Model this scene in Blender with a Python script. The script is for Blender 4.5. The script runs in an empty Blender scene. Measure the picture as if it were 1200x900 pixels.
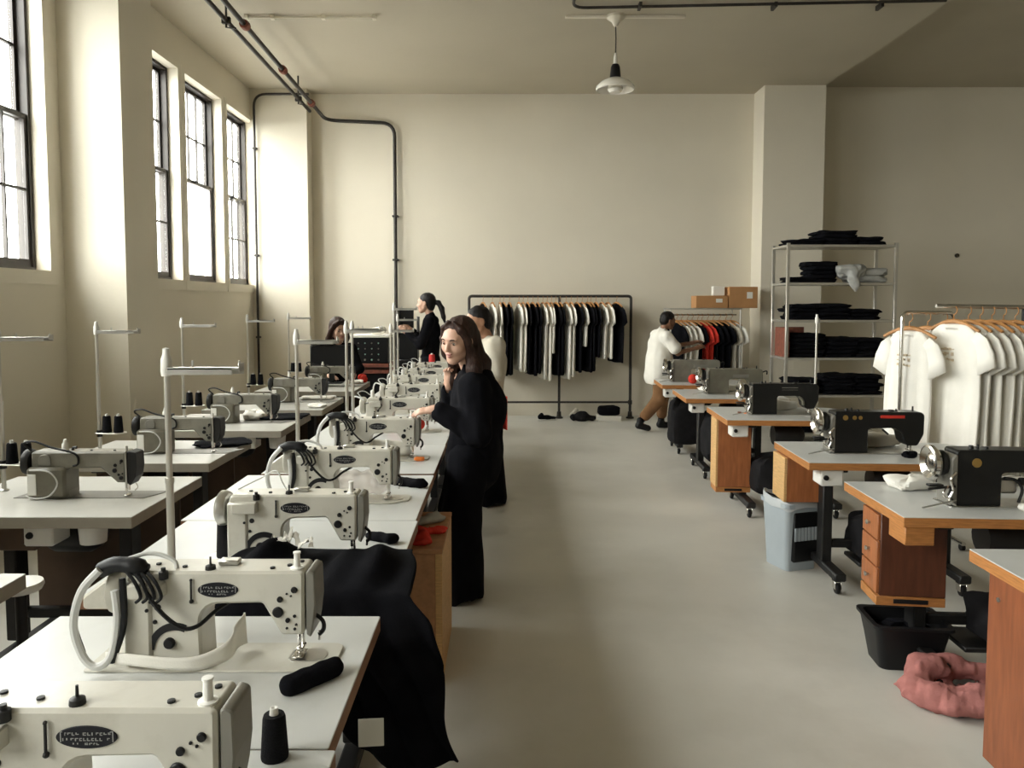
import bpy, bmesh, math, random
import numpy as np
from mathutils import Vector, Matrix

# ------------------------------------------------------------------ camera, sky, exposure
sc = bpy.context.scene
cam_data = bpy.data.cameras.new('camera')
cam_data.sensor_width = 36.0
cam_data.lens = 27.0
cam_data.shift_x = 10 / 1200
cam_data.shift_y = -40 / 1200
cam_data.clip_start = 0.05
cam = bpy.data.objects.new('camera', cam_data)
sc.collection.objects.link(cam)
cam.location = (0, 0, 1.72)
cam.rotation_euler = (math.radians(90 - 3.5), 0, 0)
sc.camera = cam

world = bpy.data.worlds.new('overcast_sky')
sc.world = world
world.use_nodes = True
_bg = world.node_tree.nodes['Background']
_bg.inputs['Color'].default_value = (1.0, 0.975, 0.915, 1)
_bg.inputs['Strength'].default_value = 9.0

sc.view_settings.view_transform = 'Standard'
sc.view_settings.look = 'None'
sc.view_settings.exposure = 1.5
sc.view_settings.gamma = 1.0
sc.view_settings.use_curve_mapping = False
sc.cycles.use_denoising = True
sc.cycles.max_bounces = 10
sc.cycles.diffuse_bounces = 6
sc.cycles.transparent_max_bounces = 12
sc.cycles.caustics_reflective = False
sc.cycles.caustics_refractive = False
sc.cycles.sample_clamp_indirect = 6.0

PI = math.pi
COL = sc.collection
CEIL = 4.83          # ceiling height
BACK = 11.66         # back wall
LEFT = -3.7          # window wall
TOP = 0.80           # table tops

# ------------------------------------------------------------------ materials
MATS = {}
def material(name, col, rough=0.6, metal=0.0, var=0.0, vscale=6.0, bump=0.0, bscale=80.0, coat=0.0, spec=0.5, dirt=None, dscale=2.0, stretch=None, sheen=0.0):
    m = bpy.data.materials.new(name)
    m.use_nodes = True
    nt = m.node_tree
    b = nt.nodes['Principled BSDF']
    b.inputs['Base Color'].default_value = (*col, 1)
    b.inputs['Roughness'].default_value = rough
    b.inputs['Metallic'].default_value = metal
    b.inputs['Specular IOR Level'].default_value = spec
    b.inputs['Coat Weight'].default_value = coat
    b.inputs['Coat Roughness'].default_value = 0.25
    b.inputs['Sheen Weight'].default_value = sheen
    tc = nt.nodes.new('ShaderNodeTexCoord')
    src = tc.outputs['Object']
    if stretch:
        mp = nt.nodes.new('ShaderNodeMapping')
        mp.inputs['Scale'].default_value = stretch
        nt.links.new(src, mp.inputs['Vector'])
        src = mp.outputs['Vector']
    if var > 0 or dirt:
        n = nt.nodes.new('ShaderNodeTexNoise')
        n.inputs['Scale'].default_value = vscale
        n.inputs['Detail'].default_value = 6
        nt.links.new(src, n.inputs['Vector'])
        r = nt.nodes.new('ShaderNodeValToRGB')
        lo = tuple(max(0, c * (1 - var)) for c in col)
        hi = tuple(min(1, c * (1 + var)) for c in col)
        r.color_ramp.elements[0].position = 0.3
        r.color_ramp.elements[0].color = (*lo, 1)
        r.color_ramp.elements[1].position = 0.7
        r.color_ramp.elements[1].color = (*hi, 1)
        nt.links.new(n.outputs['Fac'], r.inputs['Fac'])
        out = r.outputs['Color']
        if dirt:
            n2 = nt.nodes.new('ShaderNodeTexNoise')
            n2.inputs['Scale'].default_value = dscale
            n2.inputs['Detail'].default_value = 8
            n2.inputs['Roughness'].default_value = 0.65
            nt.links.new(src, n2.inputs['Vector'])
            r2 = nt.nodes.new('ShaderNodeValToRGB')
            r2.color_ramp.elements[0].position = 0.5
            r2.color_ramp.elements[0].color = (0, 0, 0, 1)
            r2.color_ramp.elements[1].position = 0.72
            r2.color_ramp.elements[1].color = (1, 1, 1, 1)
            nt.links.new(n2.outputs['Fac'], r2.inputs['Fac'])
            mx = nt.nodes.new('ShaderNodeMix')
            mx.data_type = 'RGBA'
            nt.links.new(r2.outputs['Color'], mx.inputs[0])
            nt.links.new(out, mx.inputs[6])
            mx.inputs[7].default_value = (*dirt, 1)
            out = mx.outputs[2]
        nt.links.new(out, b.inputs['Base Color'])
    if bump > 0:
        n = nt.nodes.new('ShaderNodeTexNoise')
        n.inputs['Scale'].default_value = bscale
        n.inputs['Detail'].default_value = 4
        nt.links.new(src, n.inputs['Vector'])
        bp = nt.nodes.new('ShaderNodeBump')
        bp.inputs['Strength'].default_value = bump
        bp.inputs['Distance'].default_value = 0.01
        nt.links.new(n.outputs['Fac'], bp.inputs['Height'])
        nt.links.new(bp.outputs['Normal'], b.inputs['Normal'])
    MATS[name] = m
    return m

M = MATS
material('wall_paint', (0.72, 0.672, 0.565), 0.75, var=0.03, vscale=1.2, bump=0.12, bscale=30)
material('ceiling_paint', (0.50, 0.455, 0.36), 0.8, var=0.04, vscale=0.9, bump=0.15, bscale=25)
material('floor_paint', (0.62, 0.605, 0.555), 0.42, var=0.06, vscale=1.6, bump=0.05, bscale=40, dirt=(0.55, 0.535, 0.485), dscale=1.1)
material('sash_wood', (0.028, 0.021, 0.017), 0.5, var=0.2, vscale=9)
material('casing_paint', (0.72, 0.672, 0.565), 0.6, var=0.03, vscale=3)
material('laminate', (0.60, 0.605, 0.59), 0.34, var=0.025, vscale=5, dirt=(0.53, 0.53, 0.50), dscale=3.0)
material('laminate_grey', (0.48, 0.47, 0.43), 0.38, var=0.03, vscale=5, dirt=(0.40, 0.39, 0.355), dscale=3.0)
material('edge_brown', (0.24, 0.115, 0.06), 0.55, var=0.15, vscale=14)
material('edge_grey', (0.34, 0.31, 0.255), 0.5, var=0.08, vscale=10)
material('plywood', (0.42, 0.175, 0.05), 0.5, var=0.22, vscale=7, stretch=(2, 2, 22), bump=0.05, bscale=40)
material('plywood_pale', (0.62, 0.38, 0.16), 0.5, var=0.18, vscale=7, stretch=(2, 2, 22))
material('veneer', (0.34, 0.115, 0.038), 0.42, var=0.2, vscale=5, stretch=(9, 9, 1.2))
material('veneer_mid', (0.24, 0.075, 0.03), 0.42, var=0.2, vscale=5, stretch=(9, 9, 1.2))
material('veneer_shaded', (0.10, 0.032, 0.015), 0.42, var=0.22, vscale=5, stretch=(9, 9, 1.2))  # veneer with the shade of the camera-facing sides put into its colour
material('particle_board', (0.40, 0.20, 0.095), 0.6, var=0.15, vscale=30)
material('cream_enamel', (0.57, 0.55, 0.485), 0.36, var=0.04, vscale=7, coat=0.15, dirt=(0.47, 0.445, 0.38), dscale=5.0)
material('grey_enamel', (0.20, 0.19, 0.155), 0.42, var=0.12, vscale=8, coat=0.1, dirt=(0.14, 0.125, 0.095), dscale=6.0)
material('olive_enamel', (0.15, 0.14, 0.105), 0.42, var=0.12, vscale=8, dirt=(0.11, 0.095, 0.07), dscale=6.0)
material('black_enamel', (0.009, 0.009, 0.009), 0.36, var=0.25, vscale=9, spec=0.35)
material('face_metal', (0.20, 0.19, 0.165), 0.45, 0.1, var=0.1, vscale=10)
material('chrome', (0.72, 0.70, 0.66), 0.18, 1.0)
material('brushed_steel', (0.56, 0.55, 0.52), 0.34, 1.0, var=0.1, vscale=12)
material('pole_metal', (0.62, 0.60, 0.55), 0.35, 0.75, var=0.05, vscale=12)
material('black_metal', (0.012, 0.0115, 0.0115), 0.5, 0.2, var=0.2, vscale=12)
material('iron_pipe', (0.045, 0.04, 0.036), 0.5, 0.5, var=0.25, vscale=15)
material('rust_red', (0.20, 0.06, 0.035), 0.7, var=0.3, vscale=25)
material('black_plastic', (0.008, 0.008, 0.009), 0.45, spec=0.3)
material('black_rubber', (0.007, 0.007, 0.008), 0.5, spec=0.3)
material('white_plastic', (0.78, 0.77, 0.73), 0.35)
material('cable_grey', (0.60, 0.60, 0.58), 0.45)
material('badge_black', (0.008, 0.008, 0.012), 0.45, spec=0.25)
material('badge_white', (0.34, 0.34, 0.33), 0.5)
material('brass', (0.55, 0.36, 0.12), 0.35, 0.9)
material('black_cloth', (0.006, 0.006, 0.008), 0.95, var=0.25, vscale=14, bump=0.25, bscale=240, spec=0.08, sheen=0.0)
material('charcoal_cloth', (0.012, 0.0115, 0.013), 0.92, var=0.25, vscale=14, bump=0.2, bscale=200, spec=0.2)
material('white_cloth', (0.84, 0.815, 0.75), 0.88, var=0.03, vscale=10, bump=0.15, bscale=180, spec=0.2)
material('ecru_cloth', (0.50, 0.46, 0.38), 0.9, var=0.05, vscale=10, bump=0.15, bscale=180, spec=0.2)
material('grey_cloth', (0.42, 0.42, 0.40), 0.9, var=0.12, vscale=14, bump=0.2, bscale=160, spec=0.2)
material('red_cloth', (0.62, 0.045, 0.03), 0.85, var=0.12, vscale=12, bump=0.15, bscale=180, spec=0.2)
material('pink_cloth', (0.38, 0.155, 0.14), 0.9, var=0.12, vscale=10, bump=0.3, bscale=120, spec=0.2)
material('brown_cloth', (0.22, 0.115, 0.055), 0.9, var=0.15, vscale=10, bump=0.2, bscale=160, spec=0.2)
material('print_tan', (0.62, 0.52, 0.38), 0.9)
material('skin_light', (0.60, 0.365, 0.265), 0.5, var=0.05, vscale=20)
material('skin_tan', (0.44, 0.235, 0.145), 0.5, var=0.06, vscale=20)
material('skin_brown', (0.24, 0.115, 0.065), 0.5, var=0.06, vscale=20)
material('lip', (0.45, 0.19, 0.16), 0.45)
material('eye_white', (0.40, 0.38, 0.35), 0.2)
material('iris', (0.05, 0.03, 0.02), 0.15)
material('hair_auburn', (0.030, 0.011, 0.006), 0.5, spec=0.3, var=0.5, vscale=9, stretch=(14, 14, 1), bump=0.6, bscale=18)
material('hair_black', (0.007, 0.005, 0.005), 0.5, spec=0.25, var=0.5, vscale=9, stretch=(14, 14, 1), bump=0.5, bscale=18)
material('cardboard', (0.46, 0.235, 0.095), 0.8, var=0.07, vscale=8)
material('tape', (0.60, 0.42, 0.22), 0.4)
material('bin_grey', (0.40, 0.45, 0.49), 0.45, var=0.04, vscale=8)
material('wood_hanger', (0.46, 0.22, 0.075), 0.45, var=0.15, vscale=14)
material('thread_black', (0.007, 0.007, 0.009), 0.8, spec=0.15, bump=0.5, bscale=300)
material('thread_red', (0.60, 0.03, 0.03), 0.7, bump=0.5, bscale=300)
material('thread_white', (0.78, 0.76, 0.70), 0.7, bump=0.3, bscale=300)
material('paper', (0.80, 0.78, 0.72), 0.7)
material('led_green', (0.30, 0.50, 0.42), 0.4)
material('orange_plastic', (0.75, 0.20, 0.03), 0.4)
material('dark_board', (0.085, 0.05, 0.03), 0.6, var=0.2, vscale=8)
material('liner', (0.55, 0.58, 0.60), 0.35)
material('asphalt', (0.25, 0.25, 0.25), 0.9)
material('porcelain', (0.80, 0.77, 0.70), 0.2, coat=0.3)

def glass_material(name, tint, gloss_rough, translucent=0.0):
    m = bpy.data.materials.new(name)
    m.use_nodes = True
    nt = m.node_tree
    nt.nodes.clear()
    o = nt.nodes.new('ShaderNodeOutputMaterial')
    tr = nt.nodes.new('ShaderNodeBsdfTransparent')
    tr.inputs['Color'].default_value = (*tint, 1)
    gl = nt.nodes.new('ShaderNodeBsdfGlossy')
    gl.inputs['Roughness'].default_value = gloss_rough
    lw = nt.nodes.new('ShaderNodeLayerWeight')
    pw = nt.nodes.new('ShaderNodeMath'); pw.operation = 'POWER'
    nt.links.new(lw.outputs['Facing'], pw.inputs[0]); pw.inputs[1].default_value = 5.0
    fr = nt.nodes.new('ShaderNodeMath'); fr.operation = 'MULTIPLY_ADD'
    nt.links.new(pw.outputs[0], fr.inputs[0]); fr.inputs[1].default_value = 0.5; fr.inputs[2].default_value = 0.02
    mx = nt.nodes.new('ShaderNodeMixShader')
    nt.links.new(fr.outputs[0], mx.inputs[0])
    if translucent:
        t2 = nt.nodes.new('ShaderNodeBsdfTranslucent')
        t2.inputs['Color'].default_value = (0.9, 0.89, 0.86, 1)
        m2 = nt.nodes.new('ShaderNodeMixShader')
        m2.inputs[0].default_value = translucent
        nt.links.new(tr.outputs[0], m2.inputs[1])
        nt.links.new(t2.outputs[0], m2.inputs[2])
        nt.links.new(m2.outputs[0], mx.inputs[1])
    else:
        nt.links.new(tr.outputs[0], mx.inputs[1])
    nt.links.new(gl.outputs[0], mx.inputs[2])
    nt.links.new(mx.outputs[0], o.inputs['Surface'])
    MATS[name] = m
glass_material('window_glass', (0.93, 0.95, 0.95), 0.05)
glass_material('frosted_glass', (0.9, 0.9, 0.9), 0.4, 0.75)
glass_material('clear_bag', (0.86, 0.82, 0.80), 0.12, 0.45)

# ------------------------------------------------------------------ mesh helpers
def round_poly(pts, n=5):
    """pts: (u, w[, radius]) -> outline with rounded corners."""
    out = []
    N = len(pts)
    for i in range(N):
        p = pts[i]
        r = p[2] if len(p) > 2 else 0
        if r <= 0:
            out.append((p[0], p[1]))
            continue
        a = Vector(pts[i - 1][:2]); b = Vector(p[:2]); c = Vector(pts[(i + 1) % N][:2])
        d1 = (a - b); d2 = (c - b)
        l1, l2 = d1.length, d2.length
        d1.normalize(); d2.normalize()
        ang = d1.angle(d2)
        t = min(r / math.tan(ang / 2), l1 * 0.49, l2 * 0.49)
        rr = t * math.tan(ang / 2)
        bis = (d1 + d2)
        if bis.length < 1e-6:
            out.append((p[0], p[1])); continue
        bis.normalize()
        cen = b + bis * (rr / math.sin(ang / 2))
        s = b + d1 * t - cen
        e = b + d2 * t - cen
        tot = s.angle(e)
        cr = s.x * e.y - s.y * e.x
        sg = 1 if cr > 0 else -1
        for k in range(n + 1):
            th = sg * tot * k / n
            out.append((cen.x + s.x * math.cos(th) - s.y * math.sin(th), cen.y + s.x * math.sin(th) + s.y * math.cos(th)))
    return out

def inset_poly(pts, d):
    N = len(pts)
    area = sum(pts[i][0] * pts[(i + 1) % N][1] - pts[(i + 1) % N][0] * pts[i][1] for i in range(N))
    sg = 1 if area > 0 else -1
    out = []
    for i in range(N):
        a, b, c = Vector(pts[i - 1]), Vector(pts[i]), Vector(pts[(i + 1) % N])
        e1 = b - a; e2 = c - b
        if e1.length < 1e-9: e1 = e2
        if e2.length < 1e-9: e2 = e1
        n1 = Vector((-e1.y, e1.x)).normalized() * sg
        n2 = Vector((-e2.y, e2.x)).normalized() * sg
        n = n1 + n2
        if n.length < 1e-6: n = n1.copy()
        n.normalize()
        k = 1 / max(0.5, n.dot(n1))
        out.append((b.x + n.x * d * k, b.y + n.y * d * k))
    return out

def spline(pts, n=6, closed=False):
    P = [Vector(p) for p in pts]
    out = []
    N = len(P)
    rng = range(N if closed else N - 1)
    for i in rng:
        if closed:
            p0, p1, p2, p3 = P[i - 1], P[i], P[(i + 1) % N], P[(i + 2) % N]
        else:
            p0 = P[max(0, i - 1)]; p1 = P[i]; p2 = P[i + 1]; p3 = P[min(N - 1, i + 2)]
        for k in range(n):
            t = k / n
            out.append(0.5 * ((2 * p1) + (p2 - p0) * t + (2 * p0 - 5 * p1 + 4 * p2 - p3) * t * t + (3 * p1 - p0 - 3 * p2 + p3) * t ** 3))
    if not closed:
        out.append(P[-1].copy())
    return out

class MB:
    """Collects shapes and links them as one mesh object."""
    def __init__(s):
        s.v = []; s.f = []; s.mi = []; s.mat = 0; s.xf = Matrix()
    def add(s, verts, faces):
        o = len(s.v)
        s.v.extend([tuple(s.xf @ Vector(v)) for v in verts])
        s.f.extend([tuple(o + i for i in f) for f in faces])
        s.mi.extend([s.mat] * len(faces))
        return s
    def box(s, x0, x1, y0, y1, z0, z1, b=0.0):
        if b <= 0:
            v = [(x, y, z) for x in (x0, x1) for y in (y0, y1) for z in (z0, z1)]
            return s.add(v, [(0, 1, 3, 2), (4, 6, 7, 5), (0, 4, 5, 1), (2, 3, 7, 6), (0, 2, 6, 4), (1, 5, 7, 3)])
        c = ((x0 + x1) / 2, (y0 + y1) / 2, (z0 + z1) / 2)
        h = (abs(x1 - x0) / 2, abs(y1 - y0) / 2, abs(z1 - z0) / 2)
        b = min(b, min(h) * 0.95)
        idx = {}; v = []
        for sx in (-1, 1):
            for sy in (-1, 1):
                for sz in (-1, 1):
                    for a in range(3):
                        q = [sx * (h[0] - b), sy * (h[1] - b), sz * (h[2] - b)]
                        q[a] = (sx, sy, sz)[a] * h[a]
                        idx[(sx, sy, sz, a)] = len(v)
                        v.append((c[0] + q[0], c[1] + q[1], c[2] + q[2]))
        f = []
        for a in range(3):
            o1, o2 = [i for i in range(3) if i != a]
            for sg in (-1, 1):
                q = []
                for s1, s2 in ((-1, -1), (1, -1), (1, 1), (-1, 1)):
                    k = [0, 0, 0]; k[a] = sg; k[o1] = s1; k[o2] = s2
                    q.append(idx[(*k, a)])
                f.append(tuple(q))
        for a in range(3):
            o1, o2 = [i for i in range(3) if i != a]
            for s1 in (-1, 1):
                for s2 in (-1, 1):
                    q = []
                    for sa, ax in ((-1, o1), (1, o1), (1, o2), (-1, o2)):
                        k = [0, 0, 0]; k[a] = sa; k[o1] = s1; k[o2] = s2
                        q.append(idx[(*k, ax)])
                    f.append(tuple(q))
        for sx in (-1, 1):
            for sy in (-1, 1):
                for sz in (-1, 1):
                    f.append(tuple(idx[(sx, sy, sz, a)] for a in range(3)))
        return s.add(v, f)
    def prism(s, outline, d0, d1, b=0.0, axis='y'):
        """extrude an outline given in the plane across axis, from d0 to d1, chamfered by b"""
        rings = [(d0, outline), (d1, outline)] if b <= 0 else [(d0, inset_poly(outline, b)), (d0 + b, outline), (d1 - b, outline), (d1, inset_poly(outline, b))]
        N = len(outline); v = []
        for d, pl in rings:
            for u, w in pl:
                v.append((u, d, w) if axis == 'y' else ((d, u, w) if axis == 'x' else (u, w, d)))
        f = []
        for k in range(len(rings) - 1):
            for i in range(N):
                j = (i + 1) % N
                f.append((k * N + i, k * N + j, (k + 1) * N + j, (k + 1) * N + i))
        f.append(tuple(range(N))); f.append(tuple((len(rings) - 1) * N + i for i in range(N)))
        return s.add(v, f)
    def tube(s, path, r, n=8, closed=False, cap=True):
        P = [Vector(p) for p in path]
        N = len(P)
        rr = r if isinstance(r, (list, tuple)) else [r] * N
        T = []
        for i in range(N):
            if closed: t = P[(i + 1) % N] - P[i - 1]
            else: t = P[min(N - 1, i + 1)] - P[max(0, i - 1)]
            T.append(t.normalized() if t.length > 1e-9 else Vector((0, 0, 1)))
        up = Vector((0, 0, 1)) if abs(T[0].z) < 0.9 else Vector((1, 0, 0))
        nrm = (up - T[0] * up.dot(T[0])).normalized()
        v = []
        for i in range(N):
            nrm = nrm - T[i] * nrm.dot(T[i])
            if nrm.length < 1e-6: nrm = T[i].orthogonal()
            nrm.normalize()
            bn = T[i].cross(nrm)
            for k in range(n):
                a = 2 * PI * k / n
                v.append(tuple(P[i] + (nrm * math.cos(a) + bn * math.sin(a)) * rr[i]))
        f = []
        for i in range(N if closed else N - 1):
            j = (i + 1) % N
            for k in range(n):
                l = (k + 1) % n
                f.append((i * n + k, i * n + l, j * n + l, j * n + k))
        if cap and not closed:
            f.append(tuple(range(n))); f.append(tuple((N - 1) * n + k for k in range(n)))
        return s.add(v, f)
    def lathe(s, prof, c=(0, 0, 0), axis='z', n=20):
        """prof: (radius, height) list; closed at both ends"""
        v = []; f = []
        K = len(prof)
        for r, h in prof:
            for k in range(n):
                a = 2 * PI * k / n
                x, y = max(r, 1e-5) * math.cos(a), max(r, 1e-5) * math.sin(a)
                p = (x, y, h) if axis == 'z' else ((h, x, y) if axis == 'x' else (x, h, y))
                v.append((p[0] + c[0], p[1] + c[1], p[2] + c[2]))
        for i in range(K - 1):
            for k in range(n):
                l = (k + 1) % n
                f.append((i * n + k, i * n + l, (i + 1) * n + l, (i + 1) * n + k))
        f.append(tuple(range(n))); f.append(tuple((K - 1) * n + k for k in range(n)))
        return s.add(v, f)
    def ball(s, c, r, n=12, m=8):
        rx, ry, rz = (r, r, r) if not isinstance(r, (tuple, list)) else r
        v = [(c[0], c[1], c[2] - rz)]
        for i in range(1, m):
            t = PI * i / m - PI / 2
            for k in range(n):
                a = 2 * PI * k / n
                v.append((c[0] + rx * math.cos(t) * math.cos(a), c[1] + ry * math.cos(t) * math.sin(a), c[2] + rz * math.sin(t)))
        v.append((c[0], c[1], c[2] + rz))
        f = [(0, 1 + (k + 1) % n, 1 + k) for k in range(n)]
        for i in range(m - 2):
            for k in range(n):
                l = (k + 1) % n
                f.append((1 + i * n + k, 1 + i * n + l, 1 + (i + 1) * n + l, 1 + (i + 1) * n + k))
        top = len(v) - 1; o = 1 + (m - 2) * n
        f += [(o + k, o + (k + 1) % n, top) for k in range(n)]
        return s.add(v, f)
    def sheet(s, G, th):
        """G[row][col] points -> a cloth sheet of thickness th"""
        R, C = len(G), len(G[0])
        A = np.array([[list(p) for p in row] for row in G], dtype=float)
        du = np.gradient(A, axis=1); dv = np.gradient(A, axis=0)
        nn = np.cross(du, dv); nn /= (np.linalg.norm(nn, axis=2, keepdims=True) + 1e-9)
        B = A - nn * th
        v = [tuple(p) for p in A.reshape(-1, 3)] + [tuple(p) for p in B.reshape(-1, 3)]
        o = R * C; f = []
        for i in range(R - 1):
            for j in range(C - 1):
                a, b, c, d = i * C + j, i * C + j + 1, (i + 1) * C + j + 1, (i + 1) * C + j
                f.append((a, b, c, d)); f.append((o + d, o + c, o + b, o + a))
        for j in range(C - 1):
            f.append((j, o + j, o + j + 1, j + 1)); k = (R - 1) * C
            f.append((k + j, k + j + 1, o + k + j + 1, o + k + j))
        for i in range(R - 1):
            f.append((i * C, (i + 1) * C, o + (i + 1) * C, o + i * C))
            f.append((i * C + C - 1, o + i * C + C - 1, o + (i + 1) * C + C - 1, (i + 1) * C + C - 1))
        return s.add(v, f)
    def pad(s, c, size, e=0.45, seed=0, amp=0.0, n=28, m=12):
        """soft rounded block (superellipsoid) with lumps, centre c, half sizes"""
        rnd = random.Random(seed)
        ph = [rnd.uniform(0, 6.28) for _ in range(6)]
        def sp(x, p): return math.copysign(abs(x) ** p, x)
        v = []; f = []
        for i in range(m + 1):
            t = -PI / 2 + PI * i / m
            for k in range(n):
                a = 2 * PI * k / n
                x = sp(math.cos(t), e) * sp(math.cos(a), e); y = sp(math.cos(t), e) * sp(math.sin(a), e); z = sp(math.sin(t), e)
                q = amp * (math.sin(3 * a + ph[0] + 2 * z) + 0.7 * math.sin(7 * a + ph[1] - 3 * z) + 0.5 * math.sin(5 * x + ph[2]) * math.sin(4 * y + ph[3]))
                zz = z + (q * 2.0 + amp * 1.5 * math.sin(4 * x + ph[4]) * math.cos(3 * y + ph[5])) * (1 if z > -0.5 else 0)
                v.append((c[0] + size[0] * x * (1 + q), c[1] + size[1] * y * (1 + q), c[2] + size[2] * zz))
        for i in range(m):
            for k in range(n):
                l = (k + 1) % n
                f.append((i * n + k, i * n + l, (i + 1) * n + l, (i + 1) * n + k))
        return s.add(v, f)
    def obj(s, name, mats, parent=None, label=None, loc=None, rz=0.0, sharp=38, weld=True, kind=None):
        me = bpy.data.meshes.new(name)
        me.from_pydata(s.v, [], s.f)
        if not isinstance(mats, (list, tuple)): mats = [mats]
        for m in mats: me.materials.append(MATS[m])
        if len(mats) > 1: me.polygons.foreach_set('material_index', s.mi)
        bm = bmesh.new(); bm.from_mesh(me)
        if weld: bmesh.ops.remove_doubles(bm, verts=bm.verts, dist=2e-5)
        bmesh.ops.recalc_face_normals(bm, faces=bm.faces)
        bm.to_mesh(me); bm.free()
        me.shade_smooth(); me.set_sharp_from_angle(angle=math.radians(sharp))
        return link(name, me, parent, label, loc, rz, kind)

def link(name, me, parent=None, label=None, loc=None, rz=0.0, kind=None):
    o = bpy.data.objects.new(name, me)
    COL.objects.link(o)
    if parent is not None: o.parent = parent
    if loc is not None: o.location = loc
    o.rotation_euler = (0, 0, rz)
    if label: o['label'] = label
    if kind: o['kind'] = kind
    return o
def thing(name, label, cat, loc=(0, 0, 0), rz=0.0, group=None):
    o = bpy.data.objects.new(name, None)
    o.empty_display_size = 0.1
    COL.objects.link(o)
    o.location = loc; o.rotation_euler = (0, 0, rz)
    return tag(o, label, cat, group)
def tag(o, label, cat, group=None):
    o['label'] = label; o['category'] = cat
    if group: o['group'] = group
    return o
KIDS = {}
def copy_tree(root, loc, rz=0.0, label=None, skip=()):
    kids = {}
    for o in COL.objects:
        if o.parent: kids.setdefault(o.parent.name, []).append(o)
    def rec(o, parent):
        c = o.copy(); COL.objects.link(c)
        if parent is not None:
            c.parent = parent
        for ch in kids.get(o.name, []):
            if ch.name.split('.')[0] not in skip: rec(ch, c)
        return c
    r = rec(root, None)
    r.location = loc; r.rotation_euler = (0, 0, rz)
    if label: r['label'] = label
    return r
def struct(mb, name, mat, **kw):
    return mb.obj(name, mat, kind='structure', **kw)

# ------------------------------------------------------------------ the room
XR, Y0 = 15.0, -7.0
struct(MB().box(LEFT - 0.3, XR + 0.2, Y0 - 0.2, 13.2, -0.12, 0), 'floor', 'floor_paint')
STEP = 4.62          # where the ceiling steps up (x)
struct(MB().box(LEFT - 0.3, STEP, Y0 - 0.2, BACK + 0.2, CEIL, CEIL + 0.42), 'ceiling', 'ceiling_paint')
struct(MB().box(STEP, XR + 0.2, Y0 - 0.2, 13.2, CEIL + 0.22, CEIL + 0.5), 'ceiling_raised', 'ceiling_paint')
struct(MB().box(LEFT, 4.2, BACK, BACK + 0.2, 0, CEIL), 'wall_back', 'wall_paint')
struct(MB().box(4.2, XR + 0.2, 12.10, 12.3, 0, CEIL + 0.22), 'wall_back_recess', 'wall_paint')
struct(MB().box(3.74, 4.62, 11.2, 12.3, 0, CEIL + 0.22), 'wall_column', 'wall_paint')
struct(MB().box(XR, XR + 0.2, Y0, 13.0, 0, CEIL + 0.5), 'wall_right', 'wall_paint')
struct(MB().box(LEFT - 0.3, XR, Y0 - 0.2, Y0, 0, CEIL + 0.5), 'wall_front', 'wall_paint')
struct(MB().box(LEFT, -2.87, 11.38, BACK + 0.01, 0, CEIL), 'wall_pilaster_corner', 'wall_paint')
for yy in (6.5, 1.15):
    struct(MB().box(LEFT - 0.01, -3.18, yy, yy + 0.6, 0, CEIL), 'wall_pilaster', 'wall_paint')

WZ0, WZ1 = 1.98, 4.37
WINS = [(7.72, 8.86), (9.05, 10.2), (10.4, 11.5), (5.14, 6.28), (3.81, 4.95), (2.48, 3.62), (-0.2, 0.94), (-1.53, -0.39), (-2.86, -1.72)]
ys = sorted([Y0 - 0.2, BACK + 0.2] + [y for w in WINS for y in w])
zs = [0, WZ0, WZ1, CEIL]
wl = MB()
for i in range(len(ys) - 1):
    hole = any(abs(ys[i] - w[0]) < 1e-6 for w in WINS)
    for j in range(3):
        if hole and j == 1: continue
        wl.box(LEFT - 0.225, LEFT, ys[i], ys[i + 1], zs[j], zs[j + 1])
struct(wl, 'wall_left', 'wall_paint')

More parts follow.
